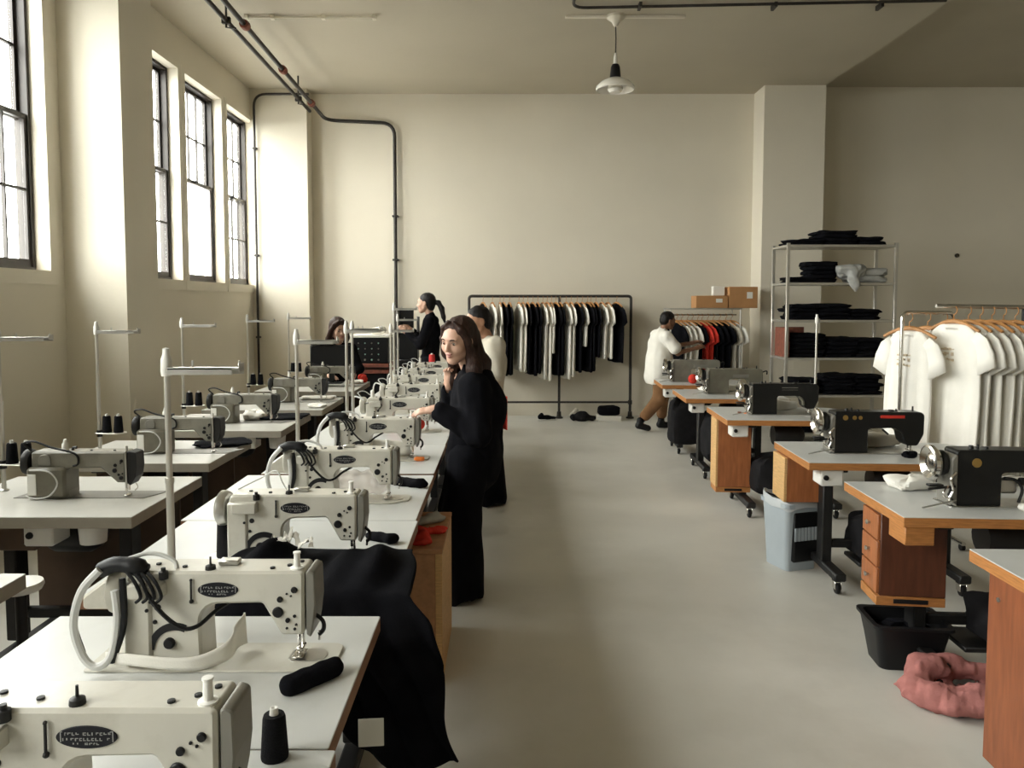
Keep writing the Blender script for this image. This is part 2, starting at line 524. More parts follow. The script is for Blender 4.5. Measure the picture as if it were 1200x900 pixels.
def window(n, y0, y1, blank_lower=False):
    GX = LEFT - 0.14       # plane of the lower sash
    root = bpy.data.objects.new('window_%d' % n, None); COL.objects.link(root)
    root.location = (GX, y0, WZ0); root['kind'] = 'structure'
    W = y1 - y0; Hh = WZ1 - WZ0; zm = 1.22
    c = MB()                # plaster casing standing proud of the wall, with the sill band
    x0, x1 = LEFT - GX, LEFT - GX + 0.018
    for (a, b_, z0, z1) in ((-0.09, 0.0, -0.11, Hh + 0.06), (W, W + 0.09, -0.11, Hh + 0.06), (0, W, Hh, Hh + 0.06), (0, W, -0.11, -0.0)):
        c.box(x0, x1, a, b_, z0, z1)
    c.obj('casing', 'casing_paint', root)
    r = MB()                # jambs and stops, dark
    for a, b_ in ((0, 0.035), (W - 0.035, W)):
        r.box(-0.08, 0.035, a, b_, 0, Hh)
    r.box(-0.08, 0.035, 0.035, W - 0.035, Hh - 0.03, Hh)
    r.box(-0.08, 0.05, 0.035, W - 0.035, 0, 0.03)
    r.obj('window_frame', 'sash_wood', root)
    for up in (0, 1):
        z0, z1 = (zm - 0.02, Hh - 0.03) if up else (0.03, zm + 0.025)
        xa, xb = (-0.075, -0.035) if up else (-0.02, 0.022)
        s = MB()
        ya, yb = 0.035, W - 0.035
        st = 0.035
        s.box(xa, xb, ya, ya + st, z0, z1); s.box(xa, xb, yb - st, yb, z0, z1)
        s.box(xa, xb, ya + st, yb - st, z0, z0 + (0.06 if not up else 0.04)); s.box(xa, xb, ya + st, yb - st, z1 - 0.04, z1)
        gy0, gy1, gz0, gz1 = ya + st, yb - st, z0 + (0.06 if not up else 0.04), z1 - 0.04
        blank = blank_lower and not up
        nc, nr = (1, 1) if blank else (4, 2)
        if not blank:
            for k in range(1, nc):
                y = gy0 + (gy1 - gy0) * k / nc
                s.box(xa + 0.006, xb - 0.006, y - 0.009, y + 0.009, gz0, gz1)
            z = (gz0 + gz1) / 2
            s.box(xa + 0.005, xb - 0.005, gy0, gy1, z - 0.010, z + 0.010)
        so = s.obj('sash', 'sash_wood', root)
        xm = (xa + xb) / 2
        for i in range(nc):
            for j in range(nr):
                a0 = gy0 + (gy1 - gy0) * i / nc; a1 = gy0 + (gy1 - gy0) * (i + 1) / nc
                b0 = gz0 + (gz1 - gz0) * j / nr; b1 = gz0 + (gz1 - gz0) * (j + 1) / nr
                e = 0.004
                MB().box(xm - 0.003, xm + 0.003, a0 + e, a1 - e, b0 + e, b1 - e).obj('pane', 'frosted_glass' if blank else 'window_glass', so)
    if blank_lower or True:
        MB().box(0.022, 0.04, W / 2 - 0.03, W / 2 + 0.03, zm + 0.0, zm + 0.03, 0.005).obj('sash_lock', 'black_metal', root)
    # daylight sampling portal in the opening
    L = bpy.data.lights.new('window_portal', 'AREA'); L.shape = 'RECTANGLE'; L.size = Hh; L.size_y = W
    L.cycles.is_portal = True
    lo = bpy.data.objects.new('window_portal', L); COL.objects.link(lo)
    lo.location = (LEFT - 0.235, (y0 + y1) / 2, (WZ0 + WZ1) / 2)
    lo.rotation_euler = (0, -PI / 2, 0)
for i, (a, b_) in enumerate(WINS):
    window(i + 1, a, b_, blank_lower=(i == 1))
struct(MB().box(-40, LEFT - 1.0, -30, 40, -0.6, -0.5), 'ground', 'asphalt')

# ------------------------------------------------------------------ pipes and lamp
def bend(pts, r=0.14, n=6):
    """polyline with rounded corners"""
    P = [Vector(p) for p in pts]; out = [P[0]]
    for i in range(1, len(P) - 1):
        a, b_, c = P[i - 1], P[i], P[i + 1]
        d1 = (a - b_).normalized(); d2 = (c - b_).normalized()
        s, e = b_ + d1 * r, b_ + d2 * r
        for k in range(n + 1):
            t = k / n
            out.append(s * (1 - t) ** 2 + b_ * 2 * t * (1 - t) + e * t * t)
    out.append(P[-1]); return out
t = thing('ceiling_pipe', 'dark iron pipe with rust-red couplings bending down the back wall', 'pipe', (-2.7, BACK, 4.5))
def rel(pts, o): return [Vector(p) - Vector(o) for p in pts]
path = bend([(-2.63, 1.0, 4.78), (-2.63, 11.56, 4.42), (-1.62, 11.6, 4.385), (-1.62, 11.6, 0.6)], 0.2)
MB().tube(rel(path, t.location), 0.026, 10).obj('pipe', 'iron_pipe', t)
for y in (4.6, 6.6, 8.0, 9.35, 10.7):
    z = 4.78 - (y - 1.0) * 0.36 / 10.56
    MB().lathe([(0.0, -0.05), (0.045, -0.05), (0.05, -0.02), (0.05, 0.02), (0.045, 0.05), (0, 0.05)], Vector((-2.63, y, z)) - t.location, 'y', 12).obj('coupling', 'rust_red', t, 'rust-red pipe coupling')
for z in (1.0, 1.6, 2.35, 3.0):
    MB().box(-1.665, -1.575, BACK - 0.09, BACK, z, z + 0.03, 0.005).obj('pipe_clip', 'iron_pipe', t).location = -t.location
t = thing('ceiling_pipe', 'second dark iron pipe running parallel beside the windows', 'pipe', (-2.87, 11.3, 4.56))
MB().tube(rel([(-2.82, 1.0, 4.755), (-2.82, 11.37, 4.506)], t.location), 0.024, 10).obj('pipe', 'iron_pipe', t)
for y in (4.6, 8.0, 10.75):
    z = 4.755 - (y - 1.0) * 0.249 / 10.36
    m = MB().tube(rel([(-2.82, y, CEIL), (-2.82, y, z - 0.07), (-2.72, y, z - 0.08)], t.location), 0.012, 6)
    m.box(0.005, 0.095, y - 11.3 - 0.02, y - 11.3 + 0.02, z - 4.56 - 0.035, z - 4.56 + 0.035, 0.006)
    m.obj('pipe_hanger', 'iron_pipe', t)
t = thing('conduit', 'thin dark conduit rising in the window corner and turning along the ceiling', 'conduit', (-3.62, 11.33, 0.6))
MB().tube(rel(bend([(-3.62, 11.33, 0.5), (-3.62, 11.33, 4.74), (-2.82, 11.33, 4.74)], 0.18), t.location), 0.018, 8).obj('pipe', 'iron_pipe', t)
for z in (1.2, 2.4, 3.95): MB().box(-0.03, 0.03, -0.025, 0.047, z - 0.6, z - 0.57, 0.005).obj('pipe_clip', 'iron_pipe', t)
t = thing('conduit', 'short thin conduit on the ceiling between the iron pipes and the lamp', 'conduit', (-2.8, 8.52, CEIL))
MB().tube([(0, 0, -0.025), (1.43, 0, -0.025)], 0.012, 6).obj('pipe', 'casing_paint', t)
for x in (0.02, 0.3, 0.85, 1.40): MB().box(x - 0.02, x + 0.02, -0.03, 0.03, -0.045, -0.002, 0.0).obj('pipe_clip', 'casing_paint', t)
t = thing('conduit', 'dark conduit crossing the ceiling above the hanging lamp', 'conduit', (0.72, 8.24, CEIL))
MB().tube(bend([(0, -3.0, -0.03), (0, 0, -0.03), (3.8, -0.2, -0.03)], 0.16), 0.016, 8).obj('pipe', 'iron_pipe', t)
for x in (0.7, 2.1, 3.2): MB().box(x - 0.015, x + 0.015, -0.1, 0.03, -0.05, -0.002, 0.0).obj('pipe_clip', 'iron_pipe', t)

t = thing('pendant_lamp', 'pendant lamp with white glass dish shade and black socket, unlit', 'lamp', (1.218, 8.53, CEIL))
MB().box(-0.55, 0.75, -0.02, 0.02, -0.03, 0, 0.004).obj('ceiling_channel', 'casing_paint', t)
MB().lathe([(0, 0), (0.10, 0), (0.10, -0.03), (0.045, -0.07), (0.02, -0.12), (0, -0.12)], n=20).obj('canopy', 'casing_paint', t)
MB().tube([(0, 0, -0.12), (0.004, 0, -0.25), (0, 0, -0.40)], 0.007, 6).obj('cord', 'iron_pipe', t)
MB().lathe([(0, -0.40), (0.012, -0.40), (0.02, -0.44), (0.022, -0.50), (0.03, -0.53), (0, -0.53)], n=14).obj('porcelain_neck', 'porcelain', t)
MB().lathe([(0, -0.52), (0.035, -0.52), (0.05, -0.55), (0.062, -0.67), (0, -0.67)], n=18).obj('socket', 'black_plastic', t)
MB().lathe([(0.055, -0.665), (0.09, -0.675), (0.16, -0.71), (0.205, -0.755), (0.212, -0.785), (0.200, -0.795), (0.195, -0.78), (0.15, -0.735), (0.09, -0.70), (0.055, -0.69)], n=32).obj('lamp_shade', 'porcelain', t)
MB().lathe([(0.0, -0.68), (0.05, -0.69), (0.075, -0.74), (0.085, -0.79), (0.06, -0.82), (0, -0.825)], n=20).obj('bulb_globe', 'porcelain', t)
tag(MB().lathe([(0, 0), (0.032, 0), (0.032, 0.02), (0.015, 0.03), (0, 0.03)], axis='y', n=16).obj('wall_fixture', 'iron_pipe', loc=(7.10, 12.10, 2.46), rz=PI), 'small round dark fitting on the wall above the white shirt rail', 'fitting')

# ------------------------------------------------------------------ sewing machines (origin: needle point on the table top, x towards the head)
def disc(mb, x, z, y, r, h=0.004, n=14):
    mb.lathe([(0, 0), (r, 0), (r, -h * 0.6), (r * 0.8, -h), (0, -h)], (x, y, z), 'y', n)

def make_zigzag(variant):
    t = thing('sewing_machine', 'x', 'sewing machine')
    OUT = [(-.45, .0), (-.245, .0), (-.25, .172, .05), (-.082, .176, .014), (-.032, .088, .010), (.028, .088, .010), (.030, .262, .012), (-.445, .262, .02)]
    MB().prism(round_poly(OUT), -.055, .05, .007).obj('machine_body', 'cream_enamel', t)
    b = MB()
    b.prism(round_poly([(-.55, -.085, .01), (.03, -.085, .01), (.11, -.03, .01), (.11, .075, .03), (-.55, .075, .01)]), .0, .006, .002, 'z')
    b.obj('bed_plate', 'cream_enamel', t)
    MB().box(-.452, -.375, -.064, .058, .006, .235, .008).obj('column_cover', 'cream_enamel', t)
    MB().prism(round_poly([(-.025, -.035, .02), (.075, -.035, .03), (.075, .035, .03), (-.025, .035, .02)]), .006, .008, 0, 'z').obj('needle_plate', 'brushed_steel', t)
    f = MB().prism(round_poly([(.0, .265, .008), (.0, .088, .004), (.012, .078, .004), (.02, .12, .01), (.026, .17, .01), (.024, .255, .01)]), -.05, .045, .0035)
    f.v = [(x + .033, y, z) for x, y, z in f.v]
    f.obj('face_cover', 'face_metal', t)
    # badge
    e = MB(); n = 36
    outl = [(-.198 + .054 * math.cos(2 * PI * k / n), .213 + .0205 * math.sin(2 * PI * k / n)) for k in range(n)]
    bd = e.prism(outl, -.0575, -.054, .0006).obj('badge', 'badge_black', t)
    g = MB(); rnd = random.Random(3)
    for row, (zc, x0, x1, h) in enumerate(((.2195, -.236, -.158, .0052), (.2095, -.240, -.156, .0052), (.2015, -.222, -.172, .0036))):
        x = x0
        while x < x1:
            w = rnd.choice((.0028, .0045, .0055))
            if rnd.random() < .78:
                z0 = zc - h / 2 + rnd.choice((0, 0, h * .3))
                g.box(x, x + w * .34, -.0582, -.0572, z0, zc + h / 2)
                if rnd.random() < .7: g.box(x, x + w, -.0582, -.0572, zc + h / 2 - .0012, zc + h / 2)
                if rnd.random() < .6: g.box(x, x + w, -.0582, -.0572, z0, z0 + .0012)
            x += w + .0022
    for sx, xx in ((1, -.244), (-1, -.152)):
        g.box(min(xx, xx + .001), max(xx, xx + .001) + .0006, -.0582, -.0572, .205, .224)
        g.box(min(xx, xx + sx * .004), max(xx, xx + sx * .004), -.0582, -.0572, .2228, .224)
    g.obj('badge_lettering', 'badge_white', bd, weld=False, kind='stuff')
    for (x, z, r) in ((.004, .213, .0085), (-.034, .187, .0080), (-.040, .152, .0145), (-.014, .130, .0065), (.004, .141, .0045), (-.017, .108, .0035), (.008, .118, .0035), (-.016, .202, .003), (-.005, .196, .003), (.004, .106, .004)):
        m = MB(); disc(m, x, z, -.055, r, .006 if r > .006 else .003); m.obj('adjusting_knob' if r > .006 else 'screw', 'black_plastic', t)
    for (x, y) in ((-.30, -.02), (-.06, -.03), (-.02, -.01), (-.38, .0), (.005, .02)):
        MB().lathe([(0, 0), (.007, 0), (.007, .004), (0, .005)], (x, y, .262), n=10).obj('oil_cap', 'black_plastic', t)
    MB().lathe([(0, 0), (.018, 0), (.018, .004), (.009, .006), (.008, .040), (.010, .042), (.010, .046), (0, .047)], (.006, -.03, .262), n=14).obj('thread_pin', 'white_plastic', t)
    MB().lathe([(0, 0), (.014, 0), (.013, .010), (.003, .014), (.0025, .034), (0, .034)], (-.225, -.035, .262), n=12).obj('tension_post', 'black_metal', t)
    if variant != 6: MB().box(-.215, -.16, -.01, .02, .262, .276, .003).obj('thread_guide', 'brushed_steel', t)
    m = MB().tube([(-.268, -.060, .24), (-.268, -.061, .185)], .003, 6); m.ball((-.268, -.060, .183), .006, 8, 6); m.ball((-.268, -.06, .241), .004, 8, 6)
    m.obj('check_spring', 'black_metal', t)
    # feed scale: black arch and crescent knob on the column
    a = MB()
    arc = [(-.315 + .074 * math.cos(th), .045 + .078 * math.sin(th)) for th in np.linspace(PI * .98, PI * .36, 14)]
    arc2 = [(-.315 + .057 * math.cos(th), .045 + .058 * math.sin(th)) for th in np.linspace(PI * .36, PI * .98, 14)]
    a.prism(arc + arc2, -.058, -.054, 0); a.obj('feed_scale', 'black_plastic', t)
    a = MB(); disc(a, -.330, .088 - .02, -.055, .015, .012); a.obj('feed_knob', 'black_plastic', t)
    for (x, z, r) in ((-.36, .165, .009), (-.385, .16, .005), (-.368, .125, .006)):
        m = MB(); disc(m, x, z, -.064 if x < -.374 else -.055, r); m.obj('screw', 'black_plastic', t)
    MB().box(-.425, -.335, -.088, -.052, .198, .238, .004).obj('winder_bracket', 'cream_enamel', t)
    MB().lathe([(0, 0), (.012, 0), (.012, .02), (.006, .022), (.006, .03), (0, .03)], (-.34, -.06, .245), n=12).obj('winder_spindle', 'black_metal', t)
    # handwheel and motor cover
    MB().lathe([(0, -.452), (.045, -.455), (.060, -.462), (.066, -.475), (.066, -.492), (.055, -.50), (.045, -.497), (.02, -.505), (0, -.505)], (0, -.005, .20), 'x', 24).obj('handwheel', 'cream_enamel' if variant != 2 else 'brushed_steel', t)
    if variant in (1, 3):
        MB().prism(round_poly([(-.60, .13, .01), (-.505, .13, .005), (-.505, .225, .01), (-.54, .21, .02), (-.60, .165, .02)]), .01, .07, .006).obj('motor_cover', 'cream_enamel', t)
    # needle bar, foot, take-up
    m = MB().tube([(0, 0, .105), (0, 0, .05)], .006, 8); m.tube([(0, 0, .05), (0, 0, .01)], .0016, 6); m.obj('needle_bar', 'chrome', t)
    m = MB().tube([(.006, .016, .105), (.006, .016, .035)], .005, 8); m.box(-.006, .014, -.014, .024, .022, .034, .003); m.box(-.014, .018, -.03, .02, .012, .016, .001)
    m.obj('presser_foot', 'chrome', t)
    m = MB().tube(spline([(.045, -.02, .135), (.07, -.022, .115), (.072, -.02, .09), (.06, -.02, .075)], 4), .006, 6); m.obj('lifting_lever', 'black_plastic', t)
    MB().tube([(.062, -.02, .085), (.06, -.02, .06)], .004, 6).obj('tension_hook', 'chrome', t)
    # cables
    m = MB()
    if variant in (1, 3, 4):
        m.tube(spline([(-.50, -.075, .275), (-.545, -.085, .22), (-.565, -.09, .13), (-.54, -.095, .05), (-.505, -.095, .022), (-.47, -.088, .05), (-.455, -.08, .14), (-.462, -.076, .22)], 5), .0105, 8)
        m.tube(spline([(-.49, -.055, .275), (-.40, -.02, .30), (-.33, -.02, .28), (-.32, -.03, .25)], 5), .006, 8)
        m.obj('white_cable', 'cable_grey', t)
        m = MB()
        m.tube(spline([(-.515, -.05, .262), (-.47, -.055, .282), (-.42, -.055, .278), (-.385, -.05, .262)], 5), [.012] + [.021] * 8 + [.024] * 4 + [.018] * 2 + [.012], 10)
        m.tube(spline([(-.53, -.06, .25), (-.575, -.07, .15), (-.55, -.075, .05)], 5), .006, 7)
        m.tube(spline([(-.445, -.068, .25), (-.438, -.080, .13), (-.47, -.085, .03)], 5), .0085, 7)
        for k in range(4):
            x = -.43 + .018 * k
            m.tube(spline([(x, -.07, .265), (x + .03, -.09, .245), (x + .045, -.094, .21), (x + .03, -.09, .193)], 4), .0045, 6)
        m.tube(spline([(-.405, -.07, .27), (-.35, -.095, .19), (-.29, -.085, .125), (-.25, -.07, .12), (-.22, -.02, .14), (-.18, .02, .16)], 5), .0055, 6)
        m.obj('cable_bundle', 'black_rubber', t, weld=False)
    elif variant == 5:
        m.tube(spline([(-.47, -.05, .25), (-.54, -.03, .27), (-.56, -.03, .20), (-.53, -.04, .12), (-.49, -.06, .10)], 5), .006, 7)
        m.tube(spline([(-.46, -.05, .24), (-.51, -.05, .30), (-.47, -.02, .31), (-.43, .0, .28)], 5), .004, 6)
        m.obj('white_cable', 'cable_grey', t)
        MB().tube(spline([(-.46, -.06, .22), (-.38, -.08, .235), (-.33, -.07, .21), (-.36, -.065, .17)], 5), .004, 6).obj('cable_bundle', 'black_rubber', t)
        MB().lathe([(0, 0), (.014, 0), (.014, .05), (.005, .055), (0, .06)], (-.41, -.01, .262), n=12).obj('oil_bottle', 'white_plastic', t)
    elif variant != 6:
        m.tube(spline([(-.44, .03, .262), (-.36, .06, .30), (-.30, .05, .33), (-.27, .03, .29), (-.25, .02, .262)], 6), .003, 6)
        m.obj('white_cable', 'cable_grey', t)
    for o in [q for q in COL.objects if q.parent == t or (q.parent and q.parent.parent == t)]:
        co = np.empty(len(o.data.vertices) * 3, np.float32); o.data.vertices.foreach_get('co', co)
        co = co.reshape(-1, 3) * np.array((.945, 1, .94), np.float32)
        o.data.vertices.foreach_set('co', co.ravel()); o.data.update()
    return t

def make_lockstitch():
    t = thing('sewing_machine', 'x', 'sewing machine')
    OUT = [(-.44, .0), (-.255, .0), (-.275, .14, .03), (-.105, .145, .012), (-.03, .075, .012), (.012, .075, .010), (.014, .222, .011), (-.43, .222, .015)]
    MB().prism(round_poly(OUT), -.05, .045, .008).obj('machine_body', 'grey_enamel', t)
    MB().prism([(-.52, -.05), (.09, -.05), (.16, .09), (-.50, .09)], .0, .003, 0, 'z').obj('bed_plate', 'face_metal', t)
    MB().box(-.445, -.26, -.075, .06, .003, .15, .014).obj('column_guard', 'olive_enamel', t)
    MB().box(-.435, -.395, -.078, -.073, .02, .12, .002).obj('instruction_plate', 'white_plastic', t)
    f = MB().prism(round_poly([(.016, .225, .01), (.016, .07, .004), (.03, .06, .004), (.055, .10, .02), (.062, .15, .02), (.06, .215, .012)]), -.045, .04, .0035)
    f.obj('face_cover', 'black_metal', t)
    MB().box(.010, .019, -.054, -.046, .05, .225, .002).obj('guard_bar', 'brushed_steel', t)
    for (x, z, r) in ((-.005, .178, .008), (-.035, .158, .008), (-.038, .133, .011), (-.02, .113, .006), (-.002, .118, .004), (-.01, .168, .004), (-.008, .098, .010)):
        m = MB(); disc(m, x, z, -.05, r, .006 if r > .006 else .003); m.obj('adjusting_knob' if r > .006 else 'screw', 'black_plastic', t)
    MB().lathe([(0, -.44), (.055, -.443), (.062, -.455), (.060, -.475), (.045, -.482), (0, -.485)], (0, -.005, .165), 'x', 22).obj('handwheel', 'black_metal', t)
    MB().prism(round_poly([(-.395, .155, .01), (-.335, .155, .01), (-.335, .215, .03), (-.395, .205, .03)]), -.056, -.048, .002).obj('winder_cover', 'face_metal', t)
    MB().lathe([(0, 0), (.016, 0), (.014, .03), (.009, .036), (.008, .05), (0, .052)], (-.295, .0, .222), n=12).obj('bobbin', 'thread_white', t)
    m = MB(); m.tube(spline([(-.43, -.04, .225), (-.46, -.05, .26), (-.41, -.055, .272), (-.33, -.06, .245), (-.22, -.058, .215), (-.205, -.056, .17), (-.23, -.056, .155)], 5), .005, 7)
    m.obj('cable_bundle', 'black_rubber', t)
    m = MB(); m.tube(spline([(-.42, -.08, .14), (-.33, -.085, .135), (-.29, -.085, .08), (-.33, -.085, .02), (-.40, -.085, .008), (-.44, -.085, .02)], 5), .004, 6)
    m.obj('white_cable', 'cable_grey', t)
    MB().tube([(-.255, -.01, .222), (-.25, -.01, .235), (-.235, -.01, .235)], .007, 8).obj('thread_pin', 'black_metal', t)
    for x in (-.16, -.05): MB().lathe([(0, 0), (.006, 0), (.006, .004), (0, .004)], (x, -.02, .222), n=8).obj('oil_cap', 'black_plastic', t)
    MB().lathe([(0, 0), (.006, 0), (.005, .025), (0, .025)], (.012, -.03, .222), n=8).obj('tension_post', 'brushed_steel', t)
    m = MB().tube([(0, -.02, .078), (0, -.02, .03)], .006, 8); m.tube([(0, -.02, .03), (0, -.02, .004)], .002, 6); m.obj('needle_bar', 'chrome', t)
    m = MB().tube([(.004, .0, .078), (.004, .0, .03)], .005, 8); m.box(-.01, .012, -.03, .012, .006, .012, .002); m.obj('presser_foot', 'chrome', t)
    m = MB().tube(spline([(.05, -.03, .07), (.058, -.03, .05), (.045, -.03, .035)], 4), .003, 6); m.obj('tension_hook', 'chrome', t)
    return t

def make_dark_machine(style):
    """style: enamel, decorations"""
    body, deco = style
    t = thing('sewing_machine', 'x', 'sewing machine')
    OUT = [(-.49, .0), (-.285, .0), (-.285, .155, .02), (-.12, .158, .02), (-.085, .13, .02), (-.07, .075, .02), (-.045, .05, .02), (.015, .05, .02), (.05, .12, .05), (.052, .255, .03), (-.49, .258, .015)]
    MB().prism(round_poly(OUT), -.06, .05, .006).obj('machine_body', body, t)
    MB().prism(round_poly([(-.52, -.08, .01), (.10, -.08, .02), (.10, .08, .02), (-.52, .08, .01)]), .0, .005, .001, 'z').obj('bed_plate', 'brushed_steel', t)
    MB().prism(round_poly([(-.515, .005, .005), (-.485, .005, .005), (-.485, .25, .02), (-.515, .22, .03)]), -.07, .055, .006).obj('end_cover', 'face_metal', t)
    MB().lathe([(0, -.585), (.03, -.585), (.045, -.575), (.070, -.592), (.080, -.588), (.082, -.572), (.074, -.560), (.045, -.556), (.03, -.545), (.03, -.50), (0, -.50)], (0, -.005, .19), 'x', 28).obj('handwheel', 'chrome', t)
    MB().lathe([(0, -.545), (.052, -.545), (.058, -.535), (.058, -.525), (.05, -.515), (0, -.515)], (0, -.005, .19), 'x', 20).obj('belt_pulley', 'black_metal', t)
    m = MB().tube([(-.0, 0, .055), (0, 0, .022)], .007, 8); m.tube([(0, 0, .022), (0, 0, .005)], .002, 6); m.obj('needle_bar', 'chrome', t)
    m = MB().tube([(-.014, .01, .06), (-.014, .01, .022)], .006, 8); m.box(-.026, .004, -.03, .02, .012, .02, .003); m.obj('presser_foot', 'chrome', t)
    # bobbin winder on the wheel side
    m = MB(); m.tube([(-.50, -.075, .095), (-.62, -.08, .085)], .006, 6); m.box(-.625, -.56, -.095, -.065, .098, .108, .002); m.tube([(-.51, -.075, .11), (-.53, -.078, .06), (-.51, -.08, .03)], .006, 6)
    m.obj('bobbin_winder', 'black_metal', t, weld=False)
    m = MB().tube(spline([(-.50, -.08, .16), (-.525, -.085, .13), (-.515, -.085, .08), (-.53, -.085, .04), (-.50, -.08, .012)], 4), .006, 6); m.tube(spline([(-.53, -.078, .10), (-.555, -.08, .06), (-.52, -.085, .03)], 4), .004, 6)
    m.obj('winder_lever', 'chrome', t, weld=False)
    MB().tube([(-.66, -.11, .006), (-.50, -.085, .035)], .004, 6).obj('thread_wire', 'brushed_steel', t)
    for (x, r, h) in ((-.40, .012, .015), (-.37, .006, .02), (-.33, .009, .01), (-.13, .02, .008), (-.1, .006, .014), (.0, .006, .03)):
        MB().lathe([(0, 0), (r, 0), (r * .8, h), (0, h)], (x, -.01, .256), n=10).obj('oil_cap', 'black_metal', t)
    if deco == 'red':
        MB().box(-.215, -.07, -.0635, -.0595, .218, .236, .001).obj('name_plate', 'red_cloth', t, 'dark red name strip')
        for x, r in ((-.425, .016), (-.37, .013), (-.335, .012)):
            m = MB(); m.lathe([(0, 0), (r, 0), (r, -.003), (0, -.004)], (x, -.0595, .22), 'y', 16); m.obj('emblem', 'brass', t)
        m = MB().tube([(-.20, -.055, .15), (-.17, -.07, .12)], .006, 6); m.obj('lifting_lever', 'black_metal', t)
    elif deco == 'brass':
        m = MB(); m.lathe([(0, 0), (.021, 0), (.021, -.004), (.015, -.006), (0, -.006)], (-.40, -.0595, .20), 'y', 20); m.obj('emblem', 'brass', t)
        m = MB(); m.box(-.285, -.20, -.04, .01, .055, .125, .01); m.obj('feed_box', 'brushed_steel', t)
        m = MB().tube(spline([(-.27, -.05, .13), (-.22, -.055, .12), (-.195, -.06, .08), (-.21, -.06, .02)], 5), .007, 8); m.lathe([(0, -.2), (.018, -.2), (.018, -.18), (0, -.18)], (0, -.05, .115), 'x', 12)
        m.obj('feed_lever', 'black_metal', t, weld=False)
    elif deco == 'gold':
        m = MB(); m.box(-.25, -.12, -.0625, -.0595, .222, .227); m.box(-.25, -.12, -.0625, -.0595, .205, .207); m.obj('name_plate', 'face_metal', t, weld=False)
        m = MB().tube(spline([(-.11, -.05, .15), (-.08, -.06, .12), (-.075, -.06, .08)], 4), .012, 8); m.obj('lifting_lever', 'olive_enamel', t)
    else:
        m = MB().tube(spline([(-.05, -.04, .24), (.02, -.05, .22), (.09, -.04, .235), (.10, -.02, .20)], 5), .007, 8); m.obj('lifting_lever', 'black_metal', t)
        m = MB(); m.box(-.25, -.09, -.064, -.0595, .17, .20, .002); m.obj('name_plate', 'face_metal', t)
    return t

# ------------------------------------------------------------------ tables
def under_frame(t, x0, x1, y0, y1, casters=False, motor=True, top=TOP):
    """two steel T legs with feet, crossbar, treadle and motor; table-local coordinates"""
    yc = (y0 + y1) / 2
    for x in (x0 + .22, x1 - .20):
        m = MB(); m.box(x - .03, x + .03, yc - .05, yc + .05, .10, top - .05, .006); m.box(x - .022, x + .022, yc - .04, yc + .04, .3, top - .03, .004)
        m.box(x - .035, x + .035, y0 + .08, y1 - .06, top - .075, top - .041, .004)
        m.obj('leg', 'black_metal', t, weld=False)
        m = MB(); m.box(x - .035, x + .035, y0 + .06, y1 - .04, .075 if casters else .02, .125 if casters else .07, .008); foot = m.obj('leg_foot', 'black_metal', t)
        for y in (y0 + .10, y1 - .08):
            if casters:
                m = MB(); m.lathe([(0, -.012), (.030, -.012), (.034, -.006), (.034, .006), (.030, .012), (0, .012)], (x - .012, y - .02, .034), 'x', 16)
                c = m.obj('caster', 'black_rubber', foot)
                m = MB(); m.box(x - .032, x - .027, y - .04, y + .01, .03, .076, .003); m.box(x + .003, x + .008, y - .04, y + .01, .03, .076, .003); m.box(x - .032, x + .008, y - .03, y + .02, .066, .076, .003)
                m.obj('caster_fork', 'chrome', foot, weld=False)
            else:
                MB().lathe([(0, 0), (.03, 0), (.025, .02), (0, .02)], (x, y, 0), n=10).obj('leg_pad', 'black_rubber', foot)
    MB().box(x0 + .22, x1 - .20, yc - .02, yc + .02, .20, .25, .005).obj('crossbar', 'black_metal', t)
    m = MB(); m.box(x0 + .38, x1 - .36, yc - .14, yc + .10, .12, .145, .005); m.obj('treadle', 'black_metal', t)
    if motor:
        m = MB(); m.lathe([(0, -.13), (.08, -.13), (.095, -.10), (.095, .06), (.07, .10), (.04, .12), (0, .12)], ((x0 + x1) / 2 + .05, yc, top - .18), 'x', 18)
        m.box((x0 + x1) / 2 - .03, (x0 + x1) / 2 + .10, yc - .04, yc + .04, top - .09, top - .042, .004)
        m.obj('motor', 'black_metal', t, weld=False)

def table(label, group, x0, x1, y0, y1, slab='laminate', edge='edge_brown', rz=0.0, pivot=None, round_corner=False, casters=False, thick=.042, frame=True, motor=True):
    px, py = pivot if pivot else ((x0 + x1) / 2, (y0 + y1) / 2)
    t = thing('sewing_table', label, 'table', (px, py, 0), rz, group)
    a, b_, c, d = x0 - px, x1 - px, y0 - py, y1 - py
    r = .12 if round_corner else .006
    o = round_poly([(a, c, .006), (b_, c, .006), (b_, d, r), (a, d, .006)], 6)
    MB().prism(o, TOP - .004, TOP, .0015, 'z').obj('table_top', slab, t)
    MB().prism(o, TOP - thick, TOP - .004, 0, 'z').obj('edge_band', edge, t)
    if frame: under_frame(t, a, b_, c, d, casters, motor)
    return t

